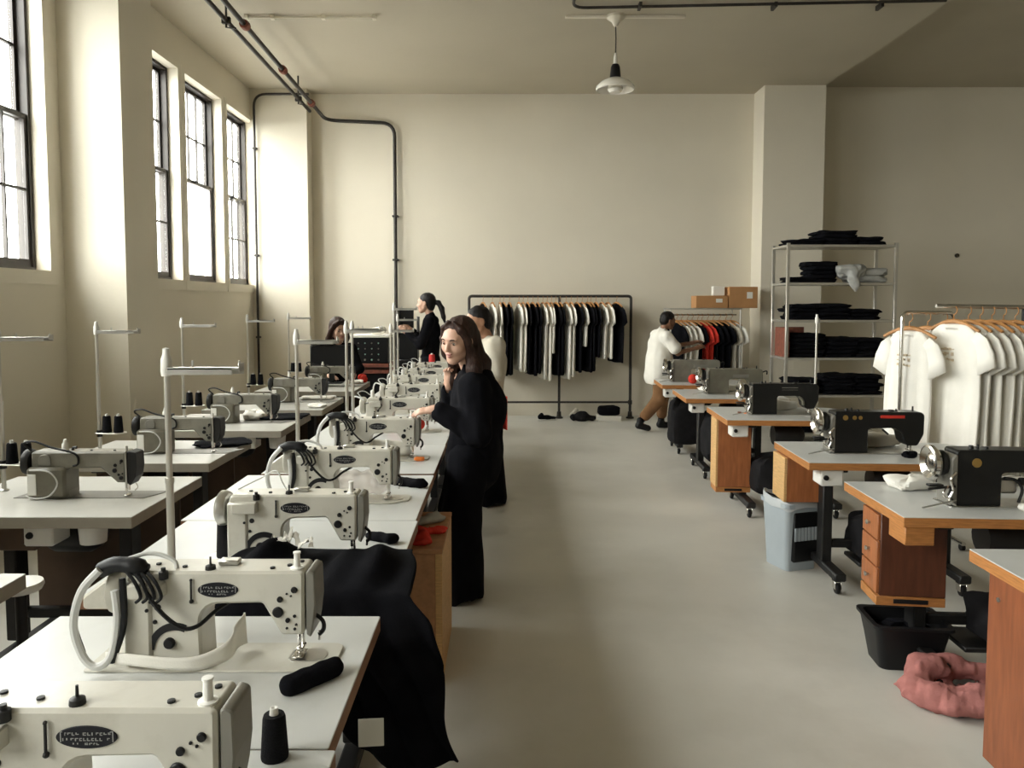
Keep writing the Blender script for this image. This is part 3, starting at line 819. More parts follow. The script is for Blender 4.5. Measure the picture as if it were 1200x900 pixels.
# middle row
CG = 'white topped tables of the middle row'
CT = [(-1.31, -.345, .84, 1.53), (-1.305, -.362, 1.535, 2.208), (-1.34, -.362, 2.36, 3.20), (-1.369, -.372, 3.205, 4.06), (-1.31, -.375, 4.10, 4.95), (-1.31, -.378, 4.96, 5.90), (-1.30, -.38, 5.92, 6.80), (-1.30, -.38, 6.82, 7.56), (-1.30, -.38, 7.58, 8.30), (-1.30, -.38, 8.32, 9.05)]
CL = ['white sewing table closest to the camera in the middle row, bearing a black thread cone',
      'white sewing table with a black padded roll on it, in the middle row',
      'white sewing table with black fabric heaped over its front edge, in the middle row',
      'white sewing table whose machine holds a clear plastic bag',
      'white sewing table beside the standing woman in black, in the middle row',
      'white sewing table whose machine has a red cloth under its arm',
      'white sewing table fourth from the far end of the middle row',
      'white sewing table third from the far end of the middle row',
      'white sewing table second from the far end of the middle row',
      'white sewing table at the far end of the middle row, with a red thread cone']
for q, lab in zip(CT, CL):
    table(lab, CG, *q, motor=True)
CY = [1.29, 1.945, 2.715, 3.55, 4.50, 5.47, 6.39, 7.20, 7.95, 8.70]
CX_ = [-.505, -.530, -.545, -.543, -.545, -.55, -.555, -.56, -.56, -.56]
CM = ['cream sewing machine with oval badge closest to the camera, cut by the picture edge',
      'cream sewing machine with a thick black cable bundle and white strip around its column',
      'cream sewing machine with black fabric and white scraps under its arm',
      'cream sewing machine with a clear plastic bag under its arm',
      'cream sewing machine beside the standing woman in black, white roll under its arm',
      'cream sewing machine with a red cloth under its arm, in the middle row',
      'cream sewing machine in the middle row, directly behind the one with the red cloth',
      'cream sewing machine third from the far end of the middle row',
      'cream sewing machine second from the far end of the middle row',
      'cream sewing machine at the far end of the middle row beside a red thread cone']
protos = {}
for i, (x, y, lab) in enumerate(zip(CX_, CY, CM)):
    v = {0: 6, 1: 1, 2: 2, 3: 3, 4: 4}.get(i, 5)
    if v in protos: o = copy_tree(protos[v], (x, y, TOP), 0, lab)
    else:
        o = protos[v] = make_zigzag(v); o.location = (x, y, TOP); o['label'] = lab
    o['group'] = 'cream zigzag machines of the middle row'

# window row
LG = 'grey topped tables of the window row'
LT = [(-2.56, -1.625, 1.78, 2.565), (-2.575, -1.60, 3.254, 4.03), (-2.60, -1.69, 4.363, 5.10), (-2.60, -1.60, 5.483, 6.335), (-2.60, -1.56, 6.564, 7.45), (-2.60, -1.56, 7.95, 8.95)]
LL = ['grey sewing table in the window row, a small white round stool behind it',
      'grey sewing table by the near window, bare top with one grey machine',
      'grey sewing table second in the window row, black cloth on its far corner',
      'grey sewing table third in the window row, black cloth under its machine',
      'grey sewing table fourth in the window row, with white cloth pieces',
      'grey sewing table in front of the seated woman in the window row']
for q, lab in zip(LT, LL):
    t = table(lab, LG, *q, slab='laminate_grey', edge='edge_grey', thick=.05)
    w, d = q[1] - q[0], q[3] - q[2]
    MB().box(-w / 2 + .12, w / 2 - .10, d / 2 - .06, d / 2 - .04, .06, TOP - .08, .002).obj('shade_panel', 'dark_board', t)  # dark panel added to deepen the shade under the window row tables
    m = MB(); m.box(-w / 2 + .14, -w / 2 + .42, -d / 2 + .22, d / 2 - .10, TOP - .22, TOP - .055, .004); m.obj('drawer', 'dark_board', t)
LY = [3.62, 4.70, 5.88, 7.12, 8.45]
LM = ['grey lockstitch machine in the window row nearest the camera, white cable loop on its column',
      'grey lockstitch machine on the second window table, behind the pair of black cones',
      'grey lockstitch machine with black cloth under its needle in the window row',
      'grey lockstitch machine fourth in the window row, between white cloth pieces',
      'grey lockstitch machine in front of the seated woman and her black screen']
lp = None
for y, lab in zip(LY, LM):
    x = -1.79 if y < 7 else -1.70
    if lp is None: lp = o = make_lockstitch(); o.location = (x, y, TOP); o['label'] = lab
    else: o = copy_tree(lp, (x, y, TOP), 0, lab)
    o['group'] = 'grey lockstitch machines of the window row'

# right-hand row
RG = 'plywood edged tables of the right-hand row'
RZ = math.radians(-3.2)
RT = [(1.72, 2.85, 2.10, 2.83), (1.722, 2.90, 3.254, 3.92), (1.764, 2.90, 4.387, 5.07), (1.762, 2.86, 6.008, 6.78), (1.76, 2.75, 7.361, 8.16), (1.785, 2.75, 8.60, 9.27)]
RL = ['plywood edged table with a reddish cabinet, partly out of frame',
      'plywood edged table carrying the black machine with a round brass emblem',
      'plywood edged table behind the grey bin, with a black machine with a red strip',
      'plywood edged table with an orange cabinet and loose buttons on its top',
      'plywood edged table with the grey-brown machine, black bags hung underneath',
      'plywood edged table beside the walking man in the white t-shirt']
RTO = []
for i, (q, lab) in enumerate(zip(RT, RL)):
    RTO.append(table(lab, RG, *q, edge='plywood', rz=RZ if i else math.radians(-2), pivot=(q[0], q[2]), round_corner=True, casters=True, thick=.045))
RM = [((2.535, 3.47), ('black_enamel', 'brass'), 'black sewing machine with a round brass emblem and chrome handwheel'),
      ((2.515, 4.70), ('black_enamel', 'red'), 'black sewing machine with a dark red strip along its arm'),
      ((2.54, 6.33), ('black_enamel', 'gold'), 'black sewing machine between the grey-brown one and the one with the red strip'),
      ((2.56, 7.75), ('olive_enamel', 'plain'), 'grey-brown sewing machine with a dark scuffed column on a plywood edged table'),
      ((2.47, 8.95), ('grey_enamel', 'plain'), 'grey sewing machine with a red cloth ball, beside the walking man')]
for (x, y), st, lab in RM:
    o = make_dark_machine(st); o.location = (x, y, TOP); o.rotation_euler = (0, 0, RZ * .6); o['label'] = lab
    o['group'] = 'old machines of the right-hand row'

# ------------------------------------------------------------------ thread stands and cones
def thread_stand(label, group, x, y, h=.785, arm=.28, ang=0.0, plate=True, pz=.28, arm2=False):
    t = thing('thread_stand', label, 'thread stand', (x, y, TOP), ang, group)
    MB().lathe([(0, 0), (.022, 0), (.022, .006), (.012, .012), (0, .012)], n=14).obj('base', 'brushed_steel', t)
    m = MB(); m.tube([(0, 0, .008), (0, 0, h * .55)], .0105, 12); m.tube([(0, 0, h * .5), (0, 0, h)], .0085, 12); m.lathe([(0, h * .54), (.0125, h * .54), (.0125, h * .56), (0, h * .56)], n=12)
    m.obj('pole', 'pole_metal', t, weld=False)
    MB().lathe([(0, h - .055), (.014, h - .055), (.016, h - .04), (.015, h - .008), (.010, h + .006), (.009, h + .022), (0, h + .024)], n=14).obj('pole_cap', 'white_plastic', t)
    m = MB(); m.box(.010, arm, -.022, .016, h - .036, h - .030, .001); m.box(.010, arm, .010, .016, h - .05, h - .030, .001); m.box(arm - .004, arm, -.022, .016, h - .042, h - .018, .001)
    m.box(.010, arm * .9, -.022, -.019, h - .05, h - .030, .001)
    m.obj('guide_arm', 'brushed_steel', t, weld=False)
    m = MB()
    for xx in (arm * .35, arm * .97): m.tube([(xx, -.003, h - .03), (xx, -.003, h - .012)], .0035, 6)
    m.obj('thread_eye', 'brushed_steel', t, weld=False)
    if plate:
        m = MB(); m.prism(round_poly([(-.02, -.03, .02), (.16, -.05, .04), (.16, .05, .04), (-.02, .03, .02)]), pz, pz + .006, .001, 'z'); m.obj('cone_plate', 'pole_metal', t)
        m = MB(); m.lathe([(0, pz - .02), (.016, pz - .02), (.016, pz + .02), (0, pz + .02)], n=12); m.obj('plate_collar', 'black_metal', t)
    return t
def cone(label, mat, x, y, z, r=.026, h=.115, group=None):
    t = thing('thread_cone', label, 'thread cone', (x, y, z), 0, group)
    MB().lathe([(0, 0), (r, 0), (r * 1.02, .006), (r * .84, h * .93), (r * .76, h), (0, h)], n=18).obj('thread', mat, t)
    MB().lathe([(0, h - .004), (r * .36, h - .004), (r * .30, h + .014), (r * .2, h + .014), (0, h + .006)], n=12).obj('cone_tip', 'white_plastic', t)
    return t
SG = 'thread stands of the middle row'
for x, y, h, a, lab in ((-.935, 2.125, .772, .21, 'pale thread stand pole behind the cream machine with the black cable bundle'),
                        (-1.01, 3.74, .77, .205, 'thread stand behind the cream machine with the clear plastic bag'),
                        (-.955, 4.66, .79, .21, 'thread stand behind the machine beside the woman, taller of a close pair'),
                        (-1.045, 5.30, .775, .21, 'thread stand in the middle row, thinner of a close pair'),
                        (-.965, 6.56, .72, .20, 'thread stand with the lowest top in the far cluster of poles'),
                        (-1.05, 7.36, .90, .22, 'thread stand with the highest top in the far cluster of poles'),
                        (-1.12, 8.12, .78, .21, 'thread stand at the far side of the far cluster of poles')):
    thread_stand(lab, SG, x, y, h, a, plate=False)
SG = 'thread stands of the window row'
for y, lab in ((3.72, 'thread stand of the near window table, only its arm in view'), (4.62, 'thread stand with two black cones in front of the window pilaster'),
               (5.85, 'thread stand with two black cones, second along the window wall'), (7.35, 'thread stand third along the window wall, before the corner windows'),
               (8.75, 'thread stand fourth along the window wall, by the corner conduit')):
    thread_stand(lab, SG, -2.45, y, .785, .26, plate=True, pz=.13)
    for dx, w in ((.045, 'nearer the pole'), (.115, 'farther from the pole')):
        zz = TOP + .136
        pos = {3.72: 'near window table', 4.62: 'stand before the window pilaster', 5.85: 'second stand along the window wall', 7.35: 'third stand along the window wall', 8.75: 'stand by the corner conduit'}[y]
        cone('black thread cone on the %s, %s' % (pos, w), 'thread_black', -2.45 + dx, y, zz, .027, .10, 'black cones on the window row stands')
tag(thread_stand('x', None, 2.66, 6.52, .80, .02, plate=False), 'slim pale thread stand pole rising in front of the metal shelves', 'thread stand')
cone('tall black thread cone standing on the table closest to the camera', 'thread_black', -.464, 1.505, TOP, .027, .090)
cone('grey thread cone on the round plate before the machine with white scraps', 'charcoal_cloth', -1.005, 2.72, TOP + .008, .028, .15)
cone('red thread cone at the far end of the middle row', 'thread_red', -.82, 8.78, TOP, .04, .33)
cone('white thread cone behind the bobbin of the fourth window machine', 'thread_white', -2.02, 7.45 - .1, TOP, .028, .14)
tag(MB().lathe([(0, 0), (.07, 0), (.075, .003), (.07, .007), (0, .008)], n=28).obj('spool_plate', 'white_plastic', loc=(-1.005, 2.72, TOP)), 'round white spool plate beneath the grey thread cone', 'plate')

# ------------------------------------------------------------------ cabinets, bins, floor things
def cabinet(label, loc, w, d, h, rz, face='veneer', side='veneer_shaded', drawers=0, base=True, group=None):
    """origin at the near-left bottom corner; drawers open to the aisle (-x)"""
    t = thing('drawer_cabinet', label, 'cabinet', loc, rz, group)
    z0 = .045 if base else 0
    MB().box(.014, w, 0, d, z0, h, .003).obj('carcass', side, t)
    if drawers:
        for k in range(drawers):
            a = z0 + .008 + (h - z0 - .012) * k / drawers; b_ = z0 + (h - z0 - .012) * (k + 1) / drawers
            dr = MB().box(0, .014, .004, d - .004, a, b_, .002).obj('drawer', face, t)
            m = MB(); m.lathe([(0, 0), (.006, 0), (.006, -.008), (.012, -.014), (.010, -.02), (0, -.021)], (0, d / 2, (a + b_) / 2), 'x', 12); m.obj('knob', 'brushed_steel', dr)
    else:
        MB().box(-.004, .014, 0, d, z0, h, .002).obj('edge_panel', face, t)
    if base:
        m = MB(); m.box(.0, w, .0, .02, 0, .043, .002); m.box(0, w, d - .02, d, 0, .043, .002); m.box(0, .02, .02, d - .02, 0, .043, .002); m.box(w - .02, w, .02, d - .02, 0, .043, .002)
        b = m.obj('plinth', 'plywood', t, weld=False)
        MB().box(w * .25, w * .75, -.004, .0, .012, .032, .001).obj('slot', 'black_plastic', b)
    return t
cabinet('reddish cabinet with drawers under the table of the black machine with brass emblem', (1.735, 3.50, .315), .305, .21, .435, math.radians(-7), 'veneer', 'veneer_shaded', 3)
cabinet('orange wood cabinet behind the grey bin under a plywood edged table', (1.765, 4.76, .47), .30, .24, .28, RZ, 'plywood_pale', 'veneer', 0, False)
cabinet('tall orange wood cabinet under the table with loose buttons', (1.775, 6.34, .14), .285, .20, .615, RZ, 'plywood_pale', 'veneer', 0, True)
t = cabinet('reddish wood cabinet panel under the table cut by the picture edge', (1.74, 2.16, .06), .34, .56, .69, math.radians(-2), 'veneer_mid', 'veneer_shaded', 0, False)
m = MB(); disc(m, 0, 0, 0, .008, .004)
m = MB(); m.lathe([(0, 0), (.009, 0), (.008, -.004), (0, -.005)], (-.004, .50, .61), 'x', 12); m.obj('bolt', 'brushed_steel', t)
t = thing('drawer_cabinet', 'brown particle board box beside the standing woman, red cloth on top', 'cabinet', (-.50, 3.37, 0))
MB().box(0, .195, 0, .62, .0, .60, .003).obj('carcass', 'particle_board', t)
MB().box(.195, .225, 0, .62, .0, .60, .002).obj('side_panel', 'plywood_pale', t)
MB().box(-.002, .227, -.004, .622, .60, .62, .002).obj('cabinet_top', 'particle_board', t)
for y in (.05, .55): MB().box(.232, .234, y, y + .02, .0, .05)
# wooden block and boxes below the table fronts
def block(label, name, cat, x, y, z, sx, sy, sz, mat, rz=RZ):
    return tag(MB().box(0, sx, 0, sy, 0, sz, .004).obj(name, mat, loc=(x, y, z), rz=rz), label, cat)
block('plywood block fixed under the front corner of the table with the brass-emblem machine', 'wood_block', 'block', 1.735, 3.262, .672, .125, .16, .083, 'plywood')
def switch_box(label, x, y, rz=RZ):
    t = thing('switch_box', label, 'switch box', (x, y, TOP - .145), rz)
    MB().box(0, .13, 0, .14, .0, .10, .008).obj('housing', 'white_plastic', t)
    m = MB(); m.lathe([(0, 0), (.016, 0), (.014, -.01), (0, -.012)], (.03, 0, .05), 'y', 12); m.obj('push_button', 'black_plastic', t)
switch_box('pale switch box under the table behind the grey bin', 1.845, 4.41)
switch_box('pale switch box under the table with loose buttons', 1.815, 6.05)
switch_box('pale switch box under the table of the grey-brown machine', 1.82, 7.40)
switch_box('pale switch box under the table beside the walking man', 1.82, 8.62)
for x, y, k in ((-2.1, 3.30, 'near window table'), (-1.94, 5.55, 'third window table')):
    switch_box('white switch box under the front of the %s, square one of two' % k, x, y, 0)
    t = thing('light_cup', 'white rounded cup under the front of the %s' % k, 'cup', (x + .27, y + .07, TOP - .145))
    MB().lathe([(0, 0), (.055, 0), (.062, .09), (0, .09)], n=18).obj('cup', 'white_plastic', t)

t = thing('storage_bin', 'grey plastic bin with a pale liner standing on the floor under the tables', 'bin', (1.80, 4.80, 0), math.radians(17))
def tub(w, d, h, th, tap, mat, par, name, dip=0.0):
    m = MB()
    def ring(ins, z):
        o = round_poly([(ins, ins, .035), (w - ins, ins, .035), (w - ins, d - ins, .035), (ins, d - ins, .035)], 4)
        return [(x, y, z) for x, y in o]
    N = len(ring(0, 0))
    R = [ring(tap, 0), ring(tap * .5, h * .5), ring(0, h * .93), ring(-.012, h * .94), ring(-.012, h), ring(th, h), ring(th + tap * .9, th)]
    v = [p for r in R for p in r]; f = []
    for i in range(len(R) - 1):
        for k in range(N): f.append((i * N + k, i * N + (k + 1) % N, (i + 1) * N + (k + 1) % N, (i + 1) * N + k))
    f.append(tuple(range(N))); f.append(tuple((len(R) - 1) * N + k for k in range(N)))
    m.add(v, f); return m.obj(name, mat, par)
tub(.27, .27, .44, .012, .02, 'bin_grey', t, 'bin_body')
m = MB(); m.box(.05, .235, -.006, .03, .06, .385, .01); m.obj('side_opening', 'black_plastic', t)
m = MB()
for k in range(7): m.box(.056 + .025 * k, .076 + .025 * k, -.011, -.003, .20, .285, .002)
m.obj('vent_grille', 'bin_grey', t, weld=False)
m = MB()
G = []
for i in range(9):
    row = []
    for j in range(25):
        a = 2 * PI * j / 24; k = i / 8
        cx, cy = .135, .135
        sx = math.copysign(abs(math.cos(a)) ** .5, math.cos(a)); sy = math.copysign(abs(math.sin(a)) ** .5, math.sin(a))
        q = .93 if i < 4 else 1.10
        z = (.30 + .155 * i / 4) if i < 4 else (.458 - .014 * (i - 4) - .010 * math.sin(5 * a) + .02 * (sy > 0.5))
        row.append((cx + .135 * q * sx, cy + .135 * q * sy, z + .006 * math.sin(3 * a)))
    G.append(row)
m.sheet(G, .003); m.obj('bin_liner', 'liner', t)
MB().tube([(.02, .26, .462), (.05, .16, .452), (.12, .03, .45), (.25, .01, .45)], .006, 6).obj('liner_band', 'black_plastic', t)
t = thing('storage_tray', 'black plastic tray on the floor under the reddish drawer cabinet', 'tray', (1.735, 3.48, .0), math.radians(-6))
tub(.34, .26, .22, .012, .035, 'black_plastic', t, 'tray_body')
m = MB(); m.pad((.17, .13, .11), (.13, .085, .08), .6, 3, .05); m.obj('tray_contents', 'black_cloth', t)
for i, (x, y, z, sx, sy, sz, k) in enumerate(((2.20, 3.45, .16, .55, .35, .20, 'table with the brass-emblem machine'), (2.05, 6.3, .16, .45, .3, .3, 'table with loose buttons'), (2.0, 7.6, .15, .45, .35, .48, 'table of the grey-brown machine'), (1.9, 8.75, .12, .35, .3, .50, 'table beside the walking man'), (2.15, 4.65, .16, .5, .3, .28, 'table behind the grey bin'))):
    tag(MB().pad((0, 0, sz / 2), (sx / 2, sy / 2, sz / 2), .4, i, .05).obj('fabric_sack', 'charcoal_cloth', loc=(x + sx / 2, y, z - .015)), 'dark fabric sack stored under the %s' % k, 'sack')
tag(MB().box(0, .05, 0, .04, 0, .34, .004).obj('red_box', 'red_cloth', loc=(2.19, 5.9, 0)), 'narrow red box on the floor under the orange cabinet table', 'box')
t = thing('stool', 'white round stool top behind the window row table at the picture edge', 'stool', (-1.785, 2.78, 0))
MB().lathe([(0, .66), (.07, .66), (.078, .675), (.074, .69), (.03, .695), (0, .695)], n=28).obj('seat', 'white_plastic', t)
MB().lathe([(0, .0), (.02, .0), (.02, .66), (0, .66)], n=12).obj('column', 'black_metal', t)
for k in range(5):
    a = 2 * PI * k / 5
    MB().tube([(0, 0, .10), (.22 * math.cos(a), .22 * math.sin(a), .03)], .012, 6).obj('leg', 'black_metal', t)

# ------------------------------------------------------------------ signed-distance bodies: people and crumpled cloth
def surface_nets(Fd, org, h):
    S = Fd < 0
    nx, ny, nz = Fd.shape
    offs = [(i, j, k) for i in (0, 1) for j in (0, 1) for k in (0, 1)]
    cnt = np.zeros((nx - 1, ny - 1, nz - 1), np.int8)
    for i, j, k in offs: cnt += S[i:nx - 1 + i, j:ny - 1 + j, k:nz - 1 + k]
    mask = (cnt > 0) & (cnt < 8)
    I = np.argwhere(mask)
    vals = {o: Fd[I[:, 0] + o[0], I[:, 1] + o[1], I[:, 2] + o[2]] for o in offs}
    acc = np.zeros((len(I), 3)); n = np.zeros(len(I))
    for o in offs:
        for a in range(3):
            if o[a]: continue
            q = list(o); q[a] = 1; q = tuple(q)
            f0, f1 = vals[o], vals[q]
            c = (f0 < 0) != (f1 < 0)
            tt = np.where(c, f0 / np.where(c, f0 - f1, 1), 0)
            p = np.array(o, float)[None, :].repeat(len(I), 0); p[:, a] += tt
            acc += p * c[:, None]; n += c
    V = (I + acc / n[:, None]) * h + org
    vid = -np.ones(mask.shape, np.int64); vid[mask] = np.arange(len(I))
    faces = []
    for a in range(3):
        sl0 = [slice(1, -1)] * 3; sl1 = [slice(1, -1)] * 3
        sl0[a] = slice(0, -1); sl1[a] = slice(1, None)
        d = S[tuple(sl0)] != S[tuple(sl1)]
        E_ = np.argwhere(d); off = np.ones(3, int); off[a] = 0; E_ = E_ + off
        s0 = S[E_[:, 0], E_[:, 1], E_[:, 2]]
        b, c = [(1, 2), (2, 0), (0, 1)][a]
        def cell(db, dc):
            q = E_.copy(); q[:, b] += db; q[:, c] += dc
            return vid[q[:, 0], q[:, 1], q[:, 2]]
        Q = np.stack([cell(-1, -1), cell(0, -1), cell(0, 0), cell(-1, 0)], 1)
        Q[~s0] = Q[~s0][:, ::-1]
        faces.append(Q)
    return V, np.concatenate(faces)

def rnoise(P, sc, seed):
    r = np.random.RandomState(seed); out = 0
    for k in range(4):
        d = r.randn(3); d /= np.linalg.norm(d)
        out = out + np.sin((P[0] * d[0] + P[1] * d[1] + P[2] * d[2]) * sc * (1 + .45 * k) + r.uniform(0, 6.28) + 1.3 * np.sin((P[0] * d[1] - P[1] * d[2] + P[2] * d[0]) * sc * .6)) / (1 + .4 * k)
    return out / 2.6

def sdf_arrays(prims, h, noise=None):
    lo = np.full(3, 1e9); hi = np.full(3, -1e9)
    for p in prims:
        if p['op'] == 'sub': continue
        l, u = p['box']; lo = np.minimum(lo, l); hi = np.maximum(hi, u)
    lo -= 3 * h + .02; hi += 3 * h + .02
    n = np.ceil((hi - lo) / h).astype(int) + 1
    Fd = np.full(n, .08, np.float32)
    for p in prims:
        mg = p['k'] + .012 + h
        i0 = np.clip(np.floor((p['box'][0] - mg - lo) / h).astype(int), 0, n - 1); i1 = np.clip(np.ceil((p['box'][1] + mg - lo) / h).astype(int) + 1, 1, n)
        if (i1 <= i0).any(): continue
        ax = [lo[a] + h * np.arange(i0[a], i1[a]) for a in range(3)]
        X, Y, Z = np.meshgrid(*ax, indexing='ij', sparse=True)
        if p['t'] == 'c':
            a, b, sq = p['a'], p['b'], p['sq']
            dx, dy, dz = X - a[0], Y - a[1], Z - a[2]
            ab = b - a; fac = 1.0
            if sq is not None:
                nrm, f = sq; kk = 1 / f - 1
                dn = (dx * nrm[0] + dy * nrm[1] + dz * nrm[2]) * kk
                dx, dy, dz = dx + dn * nrm[0], dy + dn * nrm[1], dz + dn * nrm[2]
                ab = ab + nrm * (ab @ nrm) * kk; fac = min(1.0, f) if f < 1 else 1.0
            L = max(ab @ ab, 1e-9)
            tt = np.clip((dx * ab[0] + dy * ab[1] + dz * ab[2]) / L, 0, 1)
            d = (np.sqrt((dx - tt * ab[0]) ** 2 + (dy - tt * ab[1]) ** 2 + (dz - tt * ab[2]) ** 2) - (p['ra'] + (p['rb'] - p['ra']) * tt)) * fac
        else:
            c, r, R = p['c'], p['r'], p['R']
            dx, dy, dz = X - c[0], Y - c[1], Z - c[2]
            u = [dx * R[0, a] + dy * R[1, a] + dz * R[2, a] for a in range(3)]
            k0 = np.sqrt((u[0] / r[0]) ** 2 + (u[1] / r[1]) ** 2 + (u[2] / r[2]) ** 2)
            k1 = np.sqrt((u[0] / r[0] ** 2) ** 2 + (u[1] / r[1] ** 2) ** 2 + (u[2] / r[2] ** 2) ** 2) + 1e-9
            d = k0 * (k0 - 1) / k1
        sl = tuple(slice(i0[a], i1[a]) for a in range(3))
        f0 = Fd[sl]; k = max(p['k'], 1e-4)
        if p['op'] == 'sub':
            hh = np.clip(.5 - .5 * (f0 + d) / k, 0, 1)
            Fd[sl] = f0 * (1 - hh) + (-d) * hh + k * hh * (1 - hh)
        else:
            hh = np.clip(.5 + .5 * (f0 - d) / k, 0, 1)
            Fd[sl] = f0 * (1 - hh) + d * hh - k * hh * (1 - hh)
    if noise:
        ax = [lo[a] + h * np.arange(n[a]) for a in range(3)]
        P = np.meshgrid(*ax, indexing='ij', sparse=True)
        for amp, scl, seed, st in noise:
            Fd += (amp * rnoise((P[0] * st[0], P[1] * st[1], P[2] * st[2]), scl, seed)).astype(np.float32)
    Fd[0] = Fd[-1] = .05; Fd[:, 0] = Fd[:, -1] = .05; Fd[:, :, 0] = Fd[:, :, -1] = .05
    return surface_nets(Fd, lo, h)

def sdf_obj(name, prims, mat, h, parent=None, label=None, noise=None, loc=None, rz=0.0):
    V, Q = sdf_arrays(prims, h, noise)
    me = bpy.data.meshes.new(name)
    me.from_pydata(V.tolist(), [], Q.tolist())
    me.materials.append(MATS[mat]); me.shade_smooth()
    return link(name, me, parent, label, loc, rz)

V3 = lambda *a: np.array(a, float)
def C(a, b, ra, rb=None, k=.03, op='add', sq=None):
    a = np.array(a, float); b = np.array(b, float); rb = ra if rb is None else rb
    if sq is not None: sq = (np.array(sq[0], float) / np.linalg.norm(sq[0]), sq[1])
    m = max(1.0, sq[1]) if sq is not None else 1
    lo = np.minimum(a - ra * m, b - rb * m); hi = np.maximum(a + ra * m, b + rb * m)
    return dict(t='c', a=a, b=b, ra=ra, rb=rb, k=k, op=op, sq=sq, box=(lo, hi))
def Eo(c, r, k=.02, op='add', R=None):
    c = np.array(c, float); r = np.array(r, float); R = np.eye(3) if R is None else R
    e = np.sqrt((R ** 2) @ (r ** 2))
    return dict(t='e', c=c, r=r, R=R, k=k, op=op, box=(c - e, c + e))
def chain(pts, rs, k=.03, sq=None):
    return [C(pts[i], pts[i + 1], rs[i], rs[i + 1], k, 'add', sq) for i in range(len(pts) - 1)]

# pink garment crumpled on the floor
pr = chain([(.04, .12, .04), (.10, .03, .045), (.25, .0, .05), (.40, .03, .045)], [.05, .06, .062, .05], .03, ((0, 0, 1), .8))
pr += chain([(.04, .12, .05), (.10, .22, .07), (.24, .26, .075), (.40, .24, .055)], [.05, .055, .05, .04], .03)
pr += chain([(.08, .16, .09), (.16, .19, .10), (.2, .2, .05)], [.03, .03, .03], .03) + [C((.08, .1, .015), (.38, .14, .015), .07, .06, .03, 'add', ((0, 0, 1), .25))]
pr += chain([(.06, .05, .03), (.12, -.04, .03), (.28, -.05, .03), (.36, -.02, .03)], [.03, .035, .035, .03], .02)
o = sdf_obj('pink_garment', pr, 'pink_cloth', .008, noise=[(.012, 42, 5, (1, 1, 1)), (.006, 90, 8, (1, 1, 1))], loc=(1.74, 3.14, .012), rz=-.12)
tag(o, 'dusty pink garment crumpled on the floor beside the reddish cabinet panel', 'garment')

# black fabric heaped on the third table, hanging over its front and aisle side
rnd = random.Random(4)
G = []
NX, NY = 64, 60
for i in range(NY + 1):
    s = i / NY; row = []
    for j in range(NX + 1):
        u = j / NX
        # path: over the table from y 2.92 to the front edge, then down
        L = s * 1.12
        xl = -.93 + .03 * math.sin(9 * s); xr_top = -.325 + .045 * max(0, min(1, (L - .12) / .3))
        drop = max(0.0, L - .47)
        hem = .28 + .24 * max(0, min(1, (u - .42) / .4)) + .03 * math.sin(11 * u)   # how far it hangs
        if drop > 0: drop = drop / .65 * hem
        xr = xr_top + .055 * min(1, drop / .06) + .085 * min(1, drop / .5)
        x = xl + (xr - xl) * u + .012 * math.sin(14 * s + 5 * u)
        fold = .034 * math.sin(21 * u + 2.2 * math.sin(4 * s)) * min(1, drop / .18)
        if drop <= 0:
            y = 2.80 - (L / .47) * .46
            z = TOP + .008 + .022 * (1 + math.sin(9 * u + 6 * s)) * math.sin(PI * min(1, s * 2.3)) + .075 * math.exp(-((u - .22) / .17) ** 2 - ((s - .22) / .13) ** 2) + .012 * math.sin(31 * u + 9 * s) * math.sin(PI * min(1, s * 2.3)) + .03 * math.exp(-((u - .75) / .2) ** 2) * math.sin(PI * min(1, s * 2.2))
        else:
            y = 2.335 - .05 * min(1, drop / .12) - abs(fold) - .0 + (.0 if u < .8 else .02 * (u - .8))
            z = TOP - .004 - drop + .012
            if u > .5: y += .05 * (u - .5) * 2 * math.sin(PI * min(1, drop / .5)) * -.6
        y += .008 * math.sin(17 * u) * s
        row.append((x, y, z))
    G.append(row)
o = MB().sheet(G, -.006).obj('black_fabric', 'black_cloth', sharp=180, weld=False)
tag(o, 'black fabric heap draped over a white table edge and hanging to the aisle', 'fabric')
m = MB(); rnd = random.Random(9)
for k in range(9):
    x, y = -.80 + .016 * k + rnd.uniform(-.01, .01), 2.665 + rnd.uniform(-.03, .03)
    a = rnd.uniform(0, PI); tl = rnd.uniform(-.2, 1.0); L_, W_ = rnd.uniform(.035, .06), rnd.uniform(.018, .03)
    e1 = Vector((math.cos(a) * math.cos(tl), math.sin(a) * .5 * math.cos(tl), math.sin(tl))); e2 = Vector((-math.sin(a), math.cos(a), .3)).normalized()
    c0 = Vector((x, y - .06, TOP + .125 - .03 * abs(k - 3.5) / 4))
    m.sheet([[tuple(c0 + e1 * (L_ * (i / 4 - .4)) + e2 * (W_ * (j / 2 - .5) * (1 - .6 * i / 4)) + Vector((0, 0, rnd.uniform(-.007, .007)))) for j in range(3)] for i in range(5)], .003)
tag(m.obj('white_scraps', 'white_cloth', weld=False, kind='stuff'), 'small crumpled white fabric scraps lying on the black fabric', 'fabric scraps')
